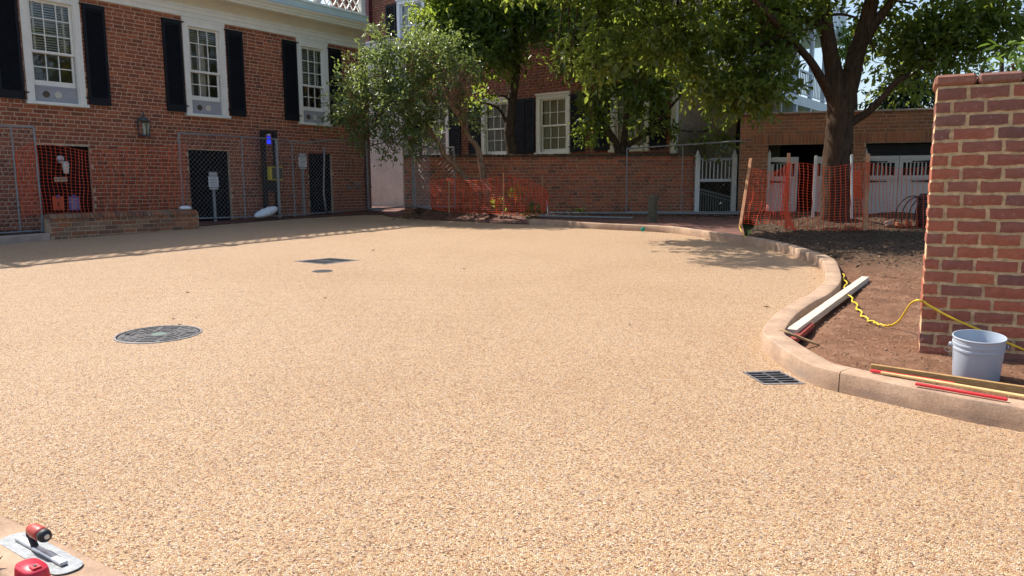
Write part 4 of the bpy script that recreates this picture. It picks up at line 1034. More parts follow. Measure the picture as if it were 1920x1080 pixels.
MB().lathe([(.03,-.10),(.045,-.09),(.045,.06),(.03,.07)],12,Matrix.Translation((uc,0,zl))).build('lamp', M['blue_lamp'], EP)
y0_, z0_ = on(EP, 499, 338); y1_, z1_ = on(EP, 522, 313)
cb = MB().cbox(y0_,y1_,-.17,-.052,z0_,z1_,.008).build('call_box', M['yellow'], EP)
MB().box(y0_+.05,y1_-.02,-.178,-.171,z0_+.03,z1_-.025).build('grille', M['grille'], cb)
# netting along the low wall
net('safety_netting','orange safety netting hung over the black WOMEN door and brickwork', [onw(28,286,1.02),onw(45,276,1.02),onw(64,269,1.02),onw(100,272,1.0),onw(140,279,1.0),onw(172,284,1.0),onw(230,278,1.0),onw(300,275,1.0),onw(346,270,.9)],
    [onw(42,408,1.02),onw(60,402,1.02),onw(80,400,1.02),onw(110,399,1.0),onw(145,398,1.0),onw(178,398,1.0),onw(230,396,1.0),onw(300,391,1.0),onw(346,387,.9)], 34, 20, .035, 3)
# netting and stakes by the left-hand tree
gz = lambda px, py, Y: at(px, py, Y)
net('safety_netting','sagging orange safety netting around the two leaning trunks by the garden wall', [at(806,340,16.6),at(842,337,16.5),at(890,339,16.3),at(945,331,16.1),at(985,337,16.2),at(1017,350,16.6),at(1030,366,17.0)], [at(808,392,16.6),at(842,395,16.5),at(890,399,16.3),at(945,402,16.1),at(985,403,16.2),at(1012,400,16.6),at(1022,396,17.0)], 26, 17, .09, 9, rh=.0042, rv=.0062)
stake(at(842,337,16.45), at(842,396,16.45), 'grey stake in the netting left of the taller pale stake', 'stick', .04)
stake(at(944,323,16.05), at(944,406,16.05), 'tall pale wooden stake in front of the netting below the leaning trunks')
stake(at(1017,328,16.9), at(1017,400,16.9), 'thin brown stake at the right end of the netting by the garden wall', 'stick', .035)
stake(at(1025,376,17.2), at(1027,398,17.2), 'short white stake leaning at the garden wall foot', 'sign_white', .03)
# stakes and netting round the big tree
S = [(1408,297,1389,419,12.6),(1480,287,1474,429,12.3),(1628,288,1622,432,12.2)]
stake(at(1408,297,13.0), at(1389,419,12.6), 'leaning orange-brown stake at the left end of the tree netting', 'wood_stake', .05)
stake(at(1479,287,12.4), at(1474,429,12.3), 'upright wooden stake wrapped in bunched netting left of the big trunk', 'wood_stake', .055)
stake(at(1627,288,12.2), at(1622,433,12.1), 'stout wooden stake right of the big trunk', 'wood_stake', .065)
stake(at(1530,292,14.6), at(1524,408,14.5), 'pale grey post standing just left of the big trunk', 'gate_paint', .05)
stake(at(1597,290,14.6), at(1597,405,14.5), 'grey post mostly hidden behind the big trunk', 'gate_paint', .04)
net('safety_netting','loose orange netting from the leaning stake to the wrapped stake', [at(1405,317,12.95),at(1440,322,12.7),at(1462,318,12.5),at(1479,304,12.35)], [at(1390,418,12.6),at(1425,420,12.5),at(1455,418,12.4),at(1475,428,12.25)], 14, 26, .07, 12)
net('safety_netting','taut orange netting across the front of the big trunk', [at(1480,307,12.35),at(1510,306,12.3),at(1555,313,12.2),at(1600,307,12.2),at(1627,304,12.15)], [at(1476,428,12.25),at(1510,430,12.2),at(1555,431,12.15),at(1600,431,12.1),at(1624,430,12.1)], 18, 24, .03, 14, rv=.0062)
net('safety_netting','thin orange netting running right from the stout stake to the near wall', [at(1628,304,12.15),at(1660,312,12.0),at(1700,316,11.9),at(1760,312,11.8),at(1830,308,11.6)], [at(1624,430,12.1),at(1660,428,12.0),at(1700,428,11.9),at(1760,428,11.8),at(1830,428,11.6)], 22, 24, .03, 15, rh=.0016, rv=.0042)
bn = MB()
for k in range(7):
    r_ = random.Random(k); bn.tube(spline([at(1480+r_.uniform(-3,3),305,12.2),at(1473+r_.uniform(-7,3),350,12.15),at(1471+r_.uniform(-6,6),385,12.1),at(1476+r_.uniform(-3,6),408,12.1),at(1486+r_.uniform(-5,10),432,12.05)],5), .010, 4)
for k in range(16):
    t = k/15; y_ = 310+t*118; bn.tube([at(1470-4*math.sin(3*t)+9*t*t,y_,12.13),at(1481+8*t*t,y_+3,12.10)], .006, 3)
o = bn.build('bunched_netting', M['net'], None); tag(o, 'twisted bunch of orange netting hanging down the wrapped stake', 'netting', 'orange safety netting')
bn = MB()
for k in range(14):
    y_ = 322+k*3.6; bn.tube([at(1600,y_,12.1),at(1607,y_+2,12.08),at(1614,y_-1,12.1)],.006,3)
for k in range(5): bn.tube([at(1600+3.4*k,320,12.1),at(1601+3.2*k,345,12.07),at(1600+3.4*k,372,12.1)],.006,3)
o = bn.build('bunched_netting', M['net'], None); tag(o, 'small doubled patch of orange netting beside the stout stake', 'netting', 'orange safety netting')
# flat fence pipes on the ground in front of the garden wall
o = MB().tube([at(1030,399,17.3), at(1385,401,16.9)],.02,8).build('fence_pipe', M['galv'], None); tag(o, 'long steel pipe lying along the foot of the garden wall', 'pipe', 'loose steel pipes')
o = MB().tube([at(1010,405,16.3), at(1187,409,16.2)],.025,8).build('fence_pipe', M['galv'], None); tag(o, 'shorter steel pipe lying on the ground nearer the yard', 'pipe', 'loose steel pipes')
# round timber post
tp = at(1222, 412, 15.6); hpt = at(1222,368,15.6).z-tp.z
o = MB().lathe([(.105,-.08),(.10,.1),(.095,hpt*.6),(.098,hpt-.02),(.09,hpt),(.001,hpt+.012)],16).build('timber_post', M['post_wood'], None, False); o.location = tp; o.rotation_euler = (0,R(3),0)
tag(o, 'squat mossy round timber post in front of the garden wall', 'post')
def sandbag(loc, rz, L, W, Hh, label, tilt=0.0, seed=1):
    n, m_ = 26, 18; vs = []; fs = []
    for i in range(n+1):
        t = i/n; e = math.sin(math.pi*min(max(t,.001),.999))**.45; tie = .35 if t < .07 else 1
        for k in range(m_):
            th = 2*math.pi*k/m_; wv = 1+.14*noise.noise(Vector((t*9+seed*3, math.cos(th)*2, math.sin(th)*2)))+.08*noise.noise(Vector((t*22+seed, math.cos(th)*3, math.sin(th)*3)))
            vs.append((L*(t-.5), W/2*e*tie*math.cos(th)*wv, max(0.0, Hh/2*(1+e*tie*math.sin(th)*wv)*(.85+.3*t*tilt))+tilt*.10*t))
    for i in range(n):
        for k in range(m_): fs.append((i*m_+k, i*m_+(k+1)%m_, (i+1)*m_+(k+1)%m_, (i+1)*m_+k))
    fs += [tuple(range(m_))[::-1], tuple(n*m_+k for k in range(m_))]
    o = MB().add(vs, fs).build('sandbag', M['bag'], None, True); o.location = loc; o.rotation_euler = (0,0,rz); tag(o, label, 'sandbag', 'white sandbags'); return o
sandbag(onw(499,412,.75), R(53), .62, .26, .20, 'long white sandbag on the fence foot under the emergency phone', 1.2, 1)
sandbag(to_world(LW, lwl-.20, .12, ltop+.005), R(53), .24, .18, .10, 'small white sandbag sitting on the end of the low brick wall', 0, 2)
sandbag(gnd(706,398)+Vector((0,0,.02)), R(20), .42, .30, .12, 'flat white sandbag beside the building corner at the fence end', 0, 3)

# ------------------------------------------------------------------ trees
LT = np.array([[0,0,0],[.32,-.5,.10],[.72,-.38,.07],[1,0,-.06],[.72,.38,.07],[.32,.5,.10]])   # leaf outline, x along, y across, z up
LF = np.array([[0,1,2,3],[0,3,4,5]])
def leaves(name, parent, clusters, ll, lw, m, per=10, seed=1, spread=.30, droop=.35, shell=.45, single=0):
    r = np.random.default_rng(seed); tw = []; td = []
    for (c, rad, n) in clusters:
        v = r.normal(size=(n,3)); v /= np.linalg.norm(v,axis=1)[:,None]
        q = r.uniform(0,1,(n,1))**shell
        lump = 1 + .28*np.sin(v[:,:1]*5+seed)*np.cos(v[:,2:]*4+seed*2)
        tw.append(np.array(c) + v*q*lump*np.array(rad)); dd = v*.8 + r.normal(size=(n,3))*.5; dd[:,2] -= droop*.5; td.append(dd/np.linalg.norm(dd,axis=1)[:,None])
    T = np.concatenate(tw); D = np.concatenate(td); N = len(T)
    k = per; T = np.repeat(T,k,0); D = np.repeat(D,k,0)
    tpos = np.tile(np.linspace(0,1,k),N)[:,None]*spread
    base = T + D*tpos + r.normal(size=T.shape)*spread*.10
    ld = D*.7 + r.normal(size=T.shape)*.75; ld[:,2] -= droop; ld /= np.linalg.norm(ld,axis=1)[:,None]
    up = r.normal(size=T.shape)*.42 + np.array([0,0,1.0]); sd = np.cross(up, ld); sd /= np.linalg.norm(sd,axis=1)[:,None]+1e-9; nn = np.cross(ld, sd)
    L = (ll*r.uniform(.65,1.2,(len(T),1))); W = L*lw/ll*r.uniform(.8,1.15,(len(T),1))
    V = base[:,None,:] + LT[None,:,0:1]*(ld*L)[:,None,:] + LT[None,:,1:2]*(sd*W)[:,None,:] + LT[None,:,2:3]*(nn*L)[:,None,:]
    Fi = (np.arange(len(T))[:,None,None]*6 + LF[None]).ravel()
    if single:                                  # the leaves that show largest are parts of their own
        q = base + ld*L*.5 - CAM; dz = q @ fw; px = 960+F*(q@XA)/dz; py = 540-F*(q@UA)/dz
        score = np.where((px > 4) & (px < 1916) & (py > 4) & (dz > 0), L[:,0]/dz, -1); pick = np.argsort(-score)[:single]; pick = pick[score[pick] > 0]
        um = bpy.data.meshes.new('leaf'); um.from_pydata([tuple(v) for v in LT], [], [tuple(f) for f in LF]); um.update(); um.materials.append(m); off = np.array(parent.location)
        for i in pick:
            c = bpy.data.objects.new('leaf', um); col.objects.link(c); c.parent = parent; t = base[i]-off; a, b, d = ld[i]*L[i], sd[i]*W[i], nn[i]*L[i]
            c.matrix_local = Matrix(((a[0],b[0],d[0],t[0]),(a[1],b[1],d[1],t[1]),(a[2],b[2],d[2],t[2]),(0,0,0,1)))
        keep = np.ones(len(T), bool); keep[pick] = False; V = V[keep]
        Fi = (np.arange(len(V))[:,None,None]*6 + LF[None]).ravel()
    if len(V) == 0: return None
    me = fastmesh(name, V.reshape(-1,3), Fi, 4); o = mk(name, me, m, parent); stuff(o); return o
def cl(px, py, Y, rx, rz_, n, ry=None):
    p = at(px, py, Y); k = Y/F; return ((p.x, p.y, p.z), (rx*k, (ry if ry else .6*(rx+rz_)*.5*k+.25), rz_*k), n)
def limb(mb, pts, r0, r1, n=9, sub=5, wob=.12):
    P = spline(pts, sub); m_ = len(P); mb.tube(P, [r0+(r1-r0)*(i/(m_-1))**.8 for i in range(m_)], n, True, wob)
def twigs(mb, a, clusters, r0, seed, nper=3):
    rr_ = random.Random(seed)
    for (c, rad, n) in clusters:
        c = Vector(c)
        for k in range(nper):
            e = c + Vector((rr_.uniform(-.7,.7)*rad[0], rr_.uniform(-.7,.7)*rad[1], rr_.uniform(-.6,.7)*rad[2])); s_ = min(a, key=lambda q: (Vector(q)-e).length)
            mid = Vector(s_).lerp(e,.5)+Vector((rr_.uniform(-.15,.15),rr_.uniform(-.15,.15),rr_.uniform(0,.2))); limb(mb, [s_, mid, e], r0, r0*.3, 5, 4, 0)
def tree(name, label, base, group='trees around the yard'):
    o = empty(name, base); tag(o, label, 'tree', group); return o
def rel(o, *objs):
    for c in objs:
        if c is not None: c.location = -o.location
# holly-like tree with two leaning trunks
b_ = at(926, 392, 16.9); T1 = tree('leaning_tree', 'grey-green evergreen tree with two leaning trunks against the long brick building', b_)
Y1 = 16.6
tA = [b_+Vector((-.05,0,-.1)), at(915,362,16.85), at(907,333,16.8), at(897,281,16.75), at(878,256,16.7), at(863,223,Y1), at(853,206,Y1), at(835,160,Y1), at(815,110,Y1)]
tB = [b_+Vector((-.08,0,-.05)), at(895,358,16.9), at(880,344,16.9), at(853,310,16.85), at(832,290,16.8), at(826,271,16.8), at(815,258,16.7), at(803,238,Y1), at(770,205,Y1), at(735,180,Y1)]
mb = MB(); limb(mb, tA, .10, .025, 10); limb(mb, tB, .095, .025, 10)
c1 = [cl(690,205,16.7,48,42,141),cl(650,190,16.8,24,34,47),cl(640,150,16.9,14,18,13),cl(745,130,16.6,60,48,216),cl(830,155,16.5,46,44,132),cl(716,75,16.6,16,24,28),cl(800,92,16.6,60,30,123),cl(690,130,16.7,36,32,84),cl(695,255,16.5,26,18,28),cl(775,240,16.6,46,32,103),cl(760,190,16.3,54,42,160),cl(725,282,16.4,11,14,10),cl(765,275,16.4,18,12,11),cl(885,220,16.4,20,12,26),cl(862,115,16.5,28,32,57),cl(660,245,16.7,18,14,13),cl(622,215,16.8,12,10,7)]
skel = [p for p in spline(tA,4)[14:]]+[p for p in spline(tB,4)[16:]]
twigs(mb, skel, c1, .022, 5, 3); tr = mb.build('trunk', M['bark_pale'], T1, True)
lv = leaves('crown', T1, c1, .098, .040, M['leaf_holly'], 11, 21, .34, .15); rel(T1, tr, lv)
c1b = [cl(862,165,16.2,14,26,22),cl(820,108,16.2,10,8,7),cl(803,160,16.1,14,8,6),cl(765,135,16.1,10,8,5)]
dl = leaves('dead_leaves', T1, c1b, .085, .03, M['leaf_dead'], 9, 4, .3, .3); dt_ = MB()
for k in range(90):
    r_ = random.Random(k+90); e = at(862+r_.uniform(-26,22), 150+r_.uniform(-25,60), 16.3+r_.uniform(-.2,.1)); s_ = at(856+r_.uniform(-5,5), 208+r_.uniform(-25,8), 16.5); limb(dt_, [s_, Vector(s_).lerp(e,.5)+Vector((r_.uniform(-.12,.12),0,r_.uniform(-.08,.12))), e], .009, .004, 4, 3, 0)
dt_ = dt_.build('dead_twigs', M['twig_dead'], T1); yl = leaves('yellow_leaves', T1, [cl(769,239,16.15,6,7,7)], .09, .045, M['leaf_bright'], 8, 8, .2, .2); rel(T1, dl, dt_, yl)
# middle tree behind the garden wall
b_ = at(962, 300, 19.0); b_.z = .9; T2 = tree('dark_trunk_tree', 'tree with a dark upright trunk growing behind the garden wall before a black shutter', b_)
mA = [b_, at(960,285,19.0), at(955,250,19.0), at(960,190,19.0), at(966,150,19.0), at(968,90,19.0), at(965,20,18.9), at(960,-60,18.8)]
mb = MB(); limb(mb, mA, .17, .07, 10); limb(mb, [at(953,245,19), at(946,222,19), at(936,205,18.9), at(920,196,18.8), at(900,192,18.6)], .05, .02, 7)
c2 = [cl(832,62,18.2,36,40,162),cl(806,22,18.4,20,24,51),cl(880,22,18.4,58,36,255),cl(955,45,18.6,60,44,238),cl(900,95,18.2,40,32,136),cl(1000,15,18.6,56,34,187),cl(945,110,18.7,34,20,51),cl(905,182,18.9,16,10,14),cl(930,-70,18.8,150,60,510,1.8),cl(820,-40,18.6,50,40,85),cl(1040,-40,18.6,80,50,187)]
twigs(mb, spline(mA,4)[10:], c2, .03, 7, 2); tr = mb.build('trunk', M['bark_dark'], T2, True); lv = leaves('crown', T2, c2, .15, .066, M['leaf_mid'], 10, 33, .42, .22, .45, 150); rel(T2, tr, lv)
# multi-stem tree further right
b_ = at(1166, 300, 18.45); b_.z = .9; T3 = tree('multi_stem_tree', 'dark tree forking low into many stems behind the garden wall', b_)
mb = MB(); st_ = [[b_, at(1160,285,18.4), at(1140,245,18.4), at(1120,210,18.4), at(1105,180,18.3), at(1085,140,18.2), at(1060,90,18.0)],[b_, at(1168,285,18.4), at(1172,240,18.3), at(1175,190,18.2), at(1165,140,18.0), at(1160,60,17.8)],[b_, at(1174,282,18.4), at(1195,262,18.2), at(1220,240,18.0), at(1245,215,17.8), at(1275,180,17.6)],[at(1200,258,18.2), at(1230,245,18.1), at(1255,237,18.0), at(1285,246,17.9), at(1330,248,17.8), at(1362,264,17.7)]]
for k, s_ in enumerate(st_): limb(mb, s_, (.12,.11,.09,.04)[k], (.03,.03,.03,.012)[k], 9)
c3 = [cl(1110,225,18.2,14,36,65),cl(1085,90,17.9,40,40,133),cl(1150,60,17.6,66,46,228),cl(1200,150,17.6,46,40,133),cl(1135,165,17.9,28,26,53),cl(1245,130,17.4,34,40,95),cl(1215,220,17.8,24,22,34),cl(1090,25,17.8,56,34,190),cl(1340,262,17.7,30,12,23),cl(1255,245,17.8,18,8,11)]
twigs(mb, [p for s_ in st_ for p in spline(s_,4)[8:]], c3, .022, 9, 2); tr = mb.build('trunk', M['bark_dark'], T3, True); lv = leaves('crown', T3, c3, .15, .066, M['leaf_mid'], 9, 44, .42, .25, .45, 150); rel(T3, tr, lv)
# the big tree
b_ = tree_xy.copy(); b_.z = zp(b_.y)+.05; T4 = tree('big_tree', 'big furrowed tree forking into heavy limbs in front of the brick garage', b_)
Y4 = 13.6
trunk = [at(1563,440,Y4), at(1564,400,Y4), at(1566,350,Y4), at(1568,300,Y4), at(1572,250,Y4), at(1575,215,Y4), at(1576,185,Y4)]
mb = MB(); mb.tube(spline(trunk,6), [.29,.275,.265,.255,.25]+[.243-.001*i for i in range(len(spline(trunk,6))-5)], 18, True, .16)
Ll = [at(1574,215,Y4), at(1568,180,Y4), at(1564,140,Y4), at(1558,110,13.6), at(1549,55,13.55), at(1543,0,13.5), at(1535,-70,13.4), at(1515,-160,13.1)]
Rl = [at(1577,215,Y4), at(1586,180,13.6), at(1597,140,13.6), at(1608,95,13.6), at(1621,55,13.6), at(1634,0,13.6), at(1650,-80,13.6), at(1665,-170,13.6)]
R2 = [at(1612,85,13.6), at(1630,60,13.55), at(1646,36,13.5), at(1668,10,13.4), at(1700,-30,13.2), at(1760,-90,13)]
Dl = [at(1558,182,13.6), at(1548,162,13.5), at(1538,145,13.4), at(1522,118,13.2), at(1501,93,13.0), at(1478,68,12.8), at(1453,40,12.6), at(1425,10,12.4), at(1380,-30,12.1), at(1300,-70,11.9)]
Br = [at(1592,232,13.6), at(1608,222,13.6), at(1626,211,13.5), at(1652,187,13.4), at(1678,156,13.3), at(1715,134,13.2), at(1752,108,13.1), at(1790,88,13.0), at(1840,68,12.9), at(1892,48,12.8)]
L3 = [at(1549,60,13.55), at(1528,42,13.4), at(1480,30,13.3), at(1400,-5,13.2), at(1300,-20,13.1), at(1200,-30,13.0), at(1090,-40,12.9)]
for P_, r0, r1 in ((Ll,.185,.09),(Rl,.20,.10),(R2,.12,.05),(Dl,.095,.03),(Br,.085,.02),(L3,.08,.02)): limb(mb, P_, r0, r1, 12, 5, .14)
limb(mb, [at(1500,93,13.0), at(1470,105,12.9), at(1430,150,12.8)], .03, .01, 6); limb(mb, [at(1478,68,12.8), at(1500,58,12.9), at(1535,52,13.1)], .025, .012, 6); limb(mb, [at(1556,28,13.6),at(1580,27,13.6),at(1605,33,13.6)],.03,.02,6)
for k in range(12):
    r_ = random.Random(k+300); s_ = at(1600+r_.uniform(-20,40), r_.uniform(20,140), 13.35); e = s_+Vector((r_.uniform(-.3,.5),-.1,r_.uniform(-.7,.1))); limb(mb, [s_, Vector(s_).lerp(e,.5)+Vector((r_.uniform(-.15,.15),0,-.1)), e], .012, .005, 5, 4, 0)
c4 = [cl(1390,50,13.0,56,36,108),cl(1432,150,12.9,44,40,147),cl(1370,165,12.9,40,28,85),cl(1310,150,13.0,36,24,46),cl(1440,50,13.1,44,40,93),cl(1320,60,13.0,66,40,132),cl(1230,70,12.9,50,34,93),cl(1125,95,12.8,40,24,56),cl(1125,138,12.8,24,12,22),cl(1060,108,12.9,22,14,14),cl(1170,20,12.9,66,32,116),cl(1500,15,13.3,40,30,78),
      cl(1405,190,12.8,24,14,28),cl(1280,100,12.9,34,22,34),cl(1480,75,13.5,20,20,19),
      cl(1665,95,14.2,34,30,53),cl(1705,60,13.4,46,24,65),cl(1745,92,13.2,46,32,108),cl(1800,56,13.0,50,28,99),cl(1850,28,12.9,56,22,96),cl(1795,100,13.0,30,18,40),cl(1890,50,12.8,36,20,53),cl(1650,5,13.8,20,12,12),cl(1700,150,13.8,30,20,34),
      cl(1500,-110,13.4,170,70,512,2.2),cl(1700,-110,13.4,150,70,372,2.2),cl(1250,-75,12.6,200,50,372,1.0),cl(1000,-60,12.4,80,34,78,.6),cl(1600,-260,13.6,260,110,651,3.0),cl(1880,-60,12.9,90,60,140,1.5)]
c4 += [((.4,13.5,4.85),(.9,.35,.2),110),((.1,11.6,5.3),(.9,.3,.2),130),((2.6,12.6,5.2),(1.2,.8,.4),120),((4.2,13.2,5.6),(1.3,1.0,.5),140),((1.7,12.2,5.4),(.7,.5,.3),50)]
L4 = [at(1200,-30,13.0), Vector((1.2,13.3,4.95)), Vector((.5,12.9,5.1)), Vector((.1,11.9,5.3))]; limb(mb, L4, .035, .012, 7)
L5 = [at(1400,-5,13.2), Vector((3.2,12.9,5.2)), Vector((2.3,12.4,5.3))]; limb(mb, L5, .035, .012, 7)
sk = [p for P_ in (Ll,Rl,R2,Dl,Br,L3,L4,L5) for p in spline(P_,4)[6:]]
twigs(mb, sk, c4, .024, 17, 3); tr = mb.build('trunk', M['bark'], T4, True); lv = leaves('crown', T4, c4, .135, .066, M['leaf_oak'], 9, 55, .38, .18, .45, 300); rel(T4, tr, lv)
# trees beyond the garage
def far_tree(name, label, px, Y, ytop, cls, m, ll, seed, zb=.9):
    b_ = at(px, 260, Y); b_.z = zb; o = tree(name, label, b_, 'trees beyond the garage'); mb = MB(); P_ = [b_, at(px+3,200,Y), at(px-2,130,Y), at(px+2,ytop+30,Y)]
    limb(mb, P_, .16, .04, 8); twigs(mb, spline(P_,4)[4:], cls, .03, seed, 2); a = mb.build('trunk', M['bark_dark'], o, True); b2 = leaves('crown', o, cls, ll, ll*.5, m, 9, seed, .5, .4); rel(o, a, b2)
far_tree('backing_tree','dark leafy tree rising directly behind the garage roof', 1690, 23, 100, [cl(1700,178,23,40,24,95),cl(1652,186,23,18,16,24),cl(1740,186,23,30,20,60),cl(1705,140,23.3,34,24,40)], M['leaf_dark'], .17, 71)
far_tree('backing_tree','pale distant tree between the big trunk and the porch house', 1600, 30, 60, [cl(1585,90,30,26,40,60),cl(1620,60,30,30,34,40)], M['leaf_mid'], .2, 72)
far_tree('backing_tree','thin distant tree showing above the near brick wall', 1843, 34, 110, [cl(1843,135,34,10,16,30),cl(1890,140,33,20,10,20)], M['leaf_dark'], .18, 73)
far_tree('backing_tree','tall distant tree filling the sky above the near wall', 1880, 26, 40, [cl(1910,70,26,40,26,50),cl(1840,10,26,40,16,30)], M['leaf_dark'], .17, 75)
# bright shrub just behind the near wall
b_ = at(1905, 300, 5.6); b_.z = .25; SH = tree('bright_shrub', 'bright green long-leaved shrub peeking over the near brick wall', b_, 'shrubs'); mb = MB(); limb(mb, [b_, at(1905,200,5.6), at(1898,120,5.5)], .03, .01, 6)
a = mb.build('trunk', M['bark_pale'], SH, True); c_ = leaves('crown', SH, [cl(1910,95,5.5,20,26,9,.12),cl(1925,130,5.6,20,30,10,.15),cl(1872,112,5.6,10,8,2,.1)], .085, .028, M['leaf_bright'], 7, 76, .12, .3, .45, 90); rel(SH, a, c_)

# ------------------------------------------------------------------ drains and covers
def quad_grate(q, rows, cols, label, name='drain_grate', along=True, rim=.09, bar=.32):
    c = sum(q, Vector())/4; o = empty(name, c); tag(o, label, 'drain grate', 'iron drain covers in the paving')
    def bl(u, v): return (q[0]*(1-u)*(1-v)+q[1]*u*(1-v)+q[2]*u*v+q[3]*(1-u)*v)-c
    def cell(mb, u0, u1, v0, v1, z0, z1):
        P = [bl(u0,v0),bl(u1,v0),bl(u1,v1),bl(u0,v1)]
        vs = [p+Vector((0,0,z0)) for p in P]+[p+Vector((0,0,z1)) for p in P]
        mb.add(vs, [(0,1,2,3),(7,6,5,4),(0,4,5,1),(1,5,6,2),(2,6,7,3),(3,7,4,0)])
    f = MB(); e = .012
    for (a,b,c_,d) in ((e,rim*.6,e,1-e),(1-rim*.6,1-e,e,1-e),(rim*.6,1-rim*.6,e,rim),(rim*.6,1-rim*.6,1-rim,1-e)): cell(f,a,b,c_,d,-.05,.003)
    f.build('frame', M['iron_rim'], o)
    u_a, u_b, v_a, v_b = rim*.6, 1-rim*.6, rim, 1-rim
    for k in range(rows-1):
        v = v_a+(v_b-v_a)*(k+1)/rows; w_ = (v_b-v_a)/rows*bar/2; m_ = MB(); cell(m_, u_a, u_b, v-w_, v+w_, -.035, .002); m_.build('bar', M['iron'], o)
    for k in range(cols-1):
        u = u_a+(u_b-u_a)*(k+1)/cols; m_ = MB(); cell(m_, u-.03, u+.03, v_a, v_b, -.03, .0025); m_.build('cross_bar', M['iron'], o)
    m_ = MB(); cell(m_, -.02,1.02,-.02,1.02,-.42,-.40)
    P = [bl(*p) for p in ((0,0),(1,0),(1,1),(0,1))]
    for i in range(4): a, b = P[i], P[(i+1)%4]; m_.add([a+Vector((0,0,-.40)),b+Vector((0,0,-.40)),b+Vector((0,0,-.001)),a+Vector((0,0,-.001))],[(0,1,2,3)])
    m_.build('pit', M['iron_pit'], o)
quad_grate(g1, 5, 2, 'iron drain grate with two rows of slots against the kerb')
quad_grate(g2, 8, 2, 'far diamond-set iron drain grate in the middle of the paving', bar=.28)
MH = empty('manhole_cover', mh_c, 0); MH.rotation_euler = (math.atan(SL),0,R(8)); tag(MH, 'round worn iron manhole cover with a green paint mark at its centre', 'manhole cover')
MB().lathe([(.294,-.05),(.294,.004),(.290,.007),(.281,.007),(.278,.004),(.278,-.03),(.272,-.03),(.272,-.05)],48).build('ring', M['iron_rim'], MH, False)
d_ = MB().lathe([(.27,-.06),(.27,.000),(.266,.003),(.001,.003)],48); d_ = d_.build('lid', M['iron_worn'] if 'iron_worn' in M else M['iron'], MH)
rb = MB()
for rr0, nseg, ph in ((.235,10,0),(.185,8,.4),(.135,6,.1),(.09,5,.6)):
    for k in range(nseg):
        a0 = ph+2*math.pi*k/nseg; a1 = a0+2*math.pi/nseg*.78; n_ = 5; vs = []
        for z in (.003,.007):
            for r_ in (rr0-.011, rr0+.011):
                for i in range(n_+1): a = a0+(a1-a0)*i/n_; vs.append((r_*math.cos(a), r_*math.sin(a), z))
        m_ = n_+1; fs = []
        for i in range(n_): fs += [(2*m_+i,3*m_+i,3*m_+i+1,2*m_+i+1),(i,2*m_+i,2*m_+i+1,i+1),(m_+i,m_+i+1,3*m_+i+1,3*m_+i)]
        rb.add(vs, fs)
rb.build('raised_rib', M['iron'], MH)
for sx in (-1,1): MB().box(sx*.20-.03,sx*.20+.03,-.006,.006,.0032,.0075).build('pick_slot', M['iron_pit'], MH)
MB().lathe([(.001,.0045),(.045,.0045),(.05,.0035)],14).build('paint_mark', M['verdigris'], MH)
SD = empty('round_drain', sd_c, 0); SD.rotation_euler = (math.atan(SL),0,0); tag(SD, 'small round iron drain cover in front of the far grate', 'drain cover', 'iron drain covers in the paving')
MB().lathe([(.116,-.03),(.116,.003),(.10,.003),(.10,-.03)],24).build('ring', M['iron'], SD)
for k in range(-4,5): h = math.sqrt(.1**2-(k*.022)**2); MB().box(-h,h,k*.022-.006,k*.022+.006,-.02,.002).build('bar', M['iron'], SD)
MB().lathe([(.12,-.1),(.001,-.1)],24).build('pit', M['iron_pit'], SD)

# ------------------------------------------------------------------ bucket, timber, cord by the kerb
bb = soil(1829, 708); Yb = bb.y; rimc = at(1834, 629, Yb-.01); bh = (rimc-bb).length; D = 103*.862*Yb/F; rt = D/2
BK = empty('bucket', bb); BK.rotation_mode = 'QUATERNION'; BK.rotation_quaternion = Vector((0,0,1)).rotation_difference((rimc-bb).normalized()+Vector((0,-.05,0)))
tag(BK, 'pale grey plastic bucket standing on the soil by the near brick wall', 'bucket')
r0 = rt*.86
MB().lathe([(.001,.0),(r0,.0),(r0+.003,.006),(rt*.955,bh*.70),(rt*.985,bh*.70),(rt*.985,bh*.745),(rt*.962,bh*.75),(rt*.966,bh*.82),(rt*.99,bh*.82),(rt*.99,bh*.86),(rt*.972,bh*.865),(rt*.98,bh*.965),(rt,bh*.97),(rt+.002,bh*.985),(rt,bh),(rt*.965,bh),(rt*.955,bh*.97),(rt*.94,bh*.7),(r0-.006,.01),(.001,.01)],56).build('body', M['bucket'], BK, False)
for p in BK.children[0].data.polygons: p.use_smooth = True
BK.children[0].modifiers.new('e','EDGE_SPLIT').split_angle = R(40)
for s_ in (-1,1): MB().lathe([(.012,0),(.012,.006),(.008,.009),(.001,.010)],12,Matrix.Translation((s_*rt*.98*.97,s_*-.05,bh*.78)) @ Matrix.Rotation(R(90*s_),4,'Y')).build('handle_ear', M['bucket'], BK)
hp = [Vector((-rt*1.05,.05,bh*.78)), Vector((-rt*1.10,-.02,bh*.66)), Vector((-rt*1.08,-.05,bh*.56)), Vector((-rt*.9,-rt*.62,bh*.52)), Vector((-rt*.3,-rt*1.06,bh*.50))]
MB().tube(spline([Vector((-rt*1.03,.05,bh*.80)),Vector((-rt*1.09,.05,bh*.70)),Vector((-rt*1.05,.09,bh*.60)),Vector((-rt*.7,rt*.85,bh*.5)),Vector((0,rt*1.1,bh*.48)),Vector((rt*.75,rt*.8,bh*.55)),Vector((rt*1.05,-.05,bh*.78))],6),.0025,6).build('wire_handle', M['wire_dark'], BK, True)

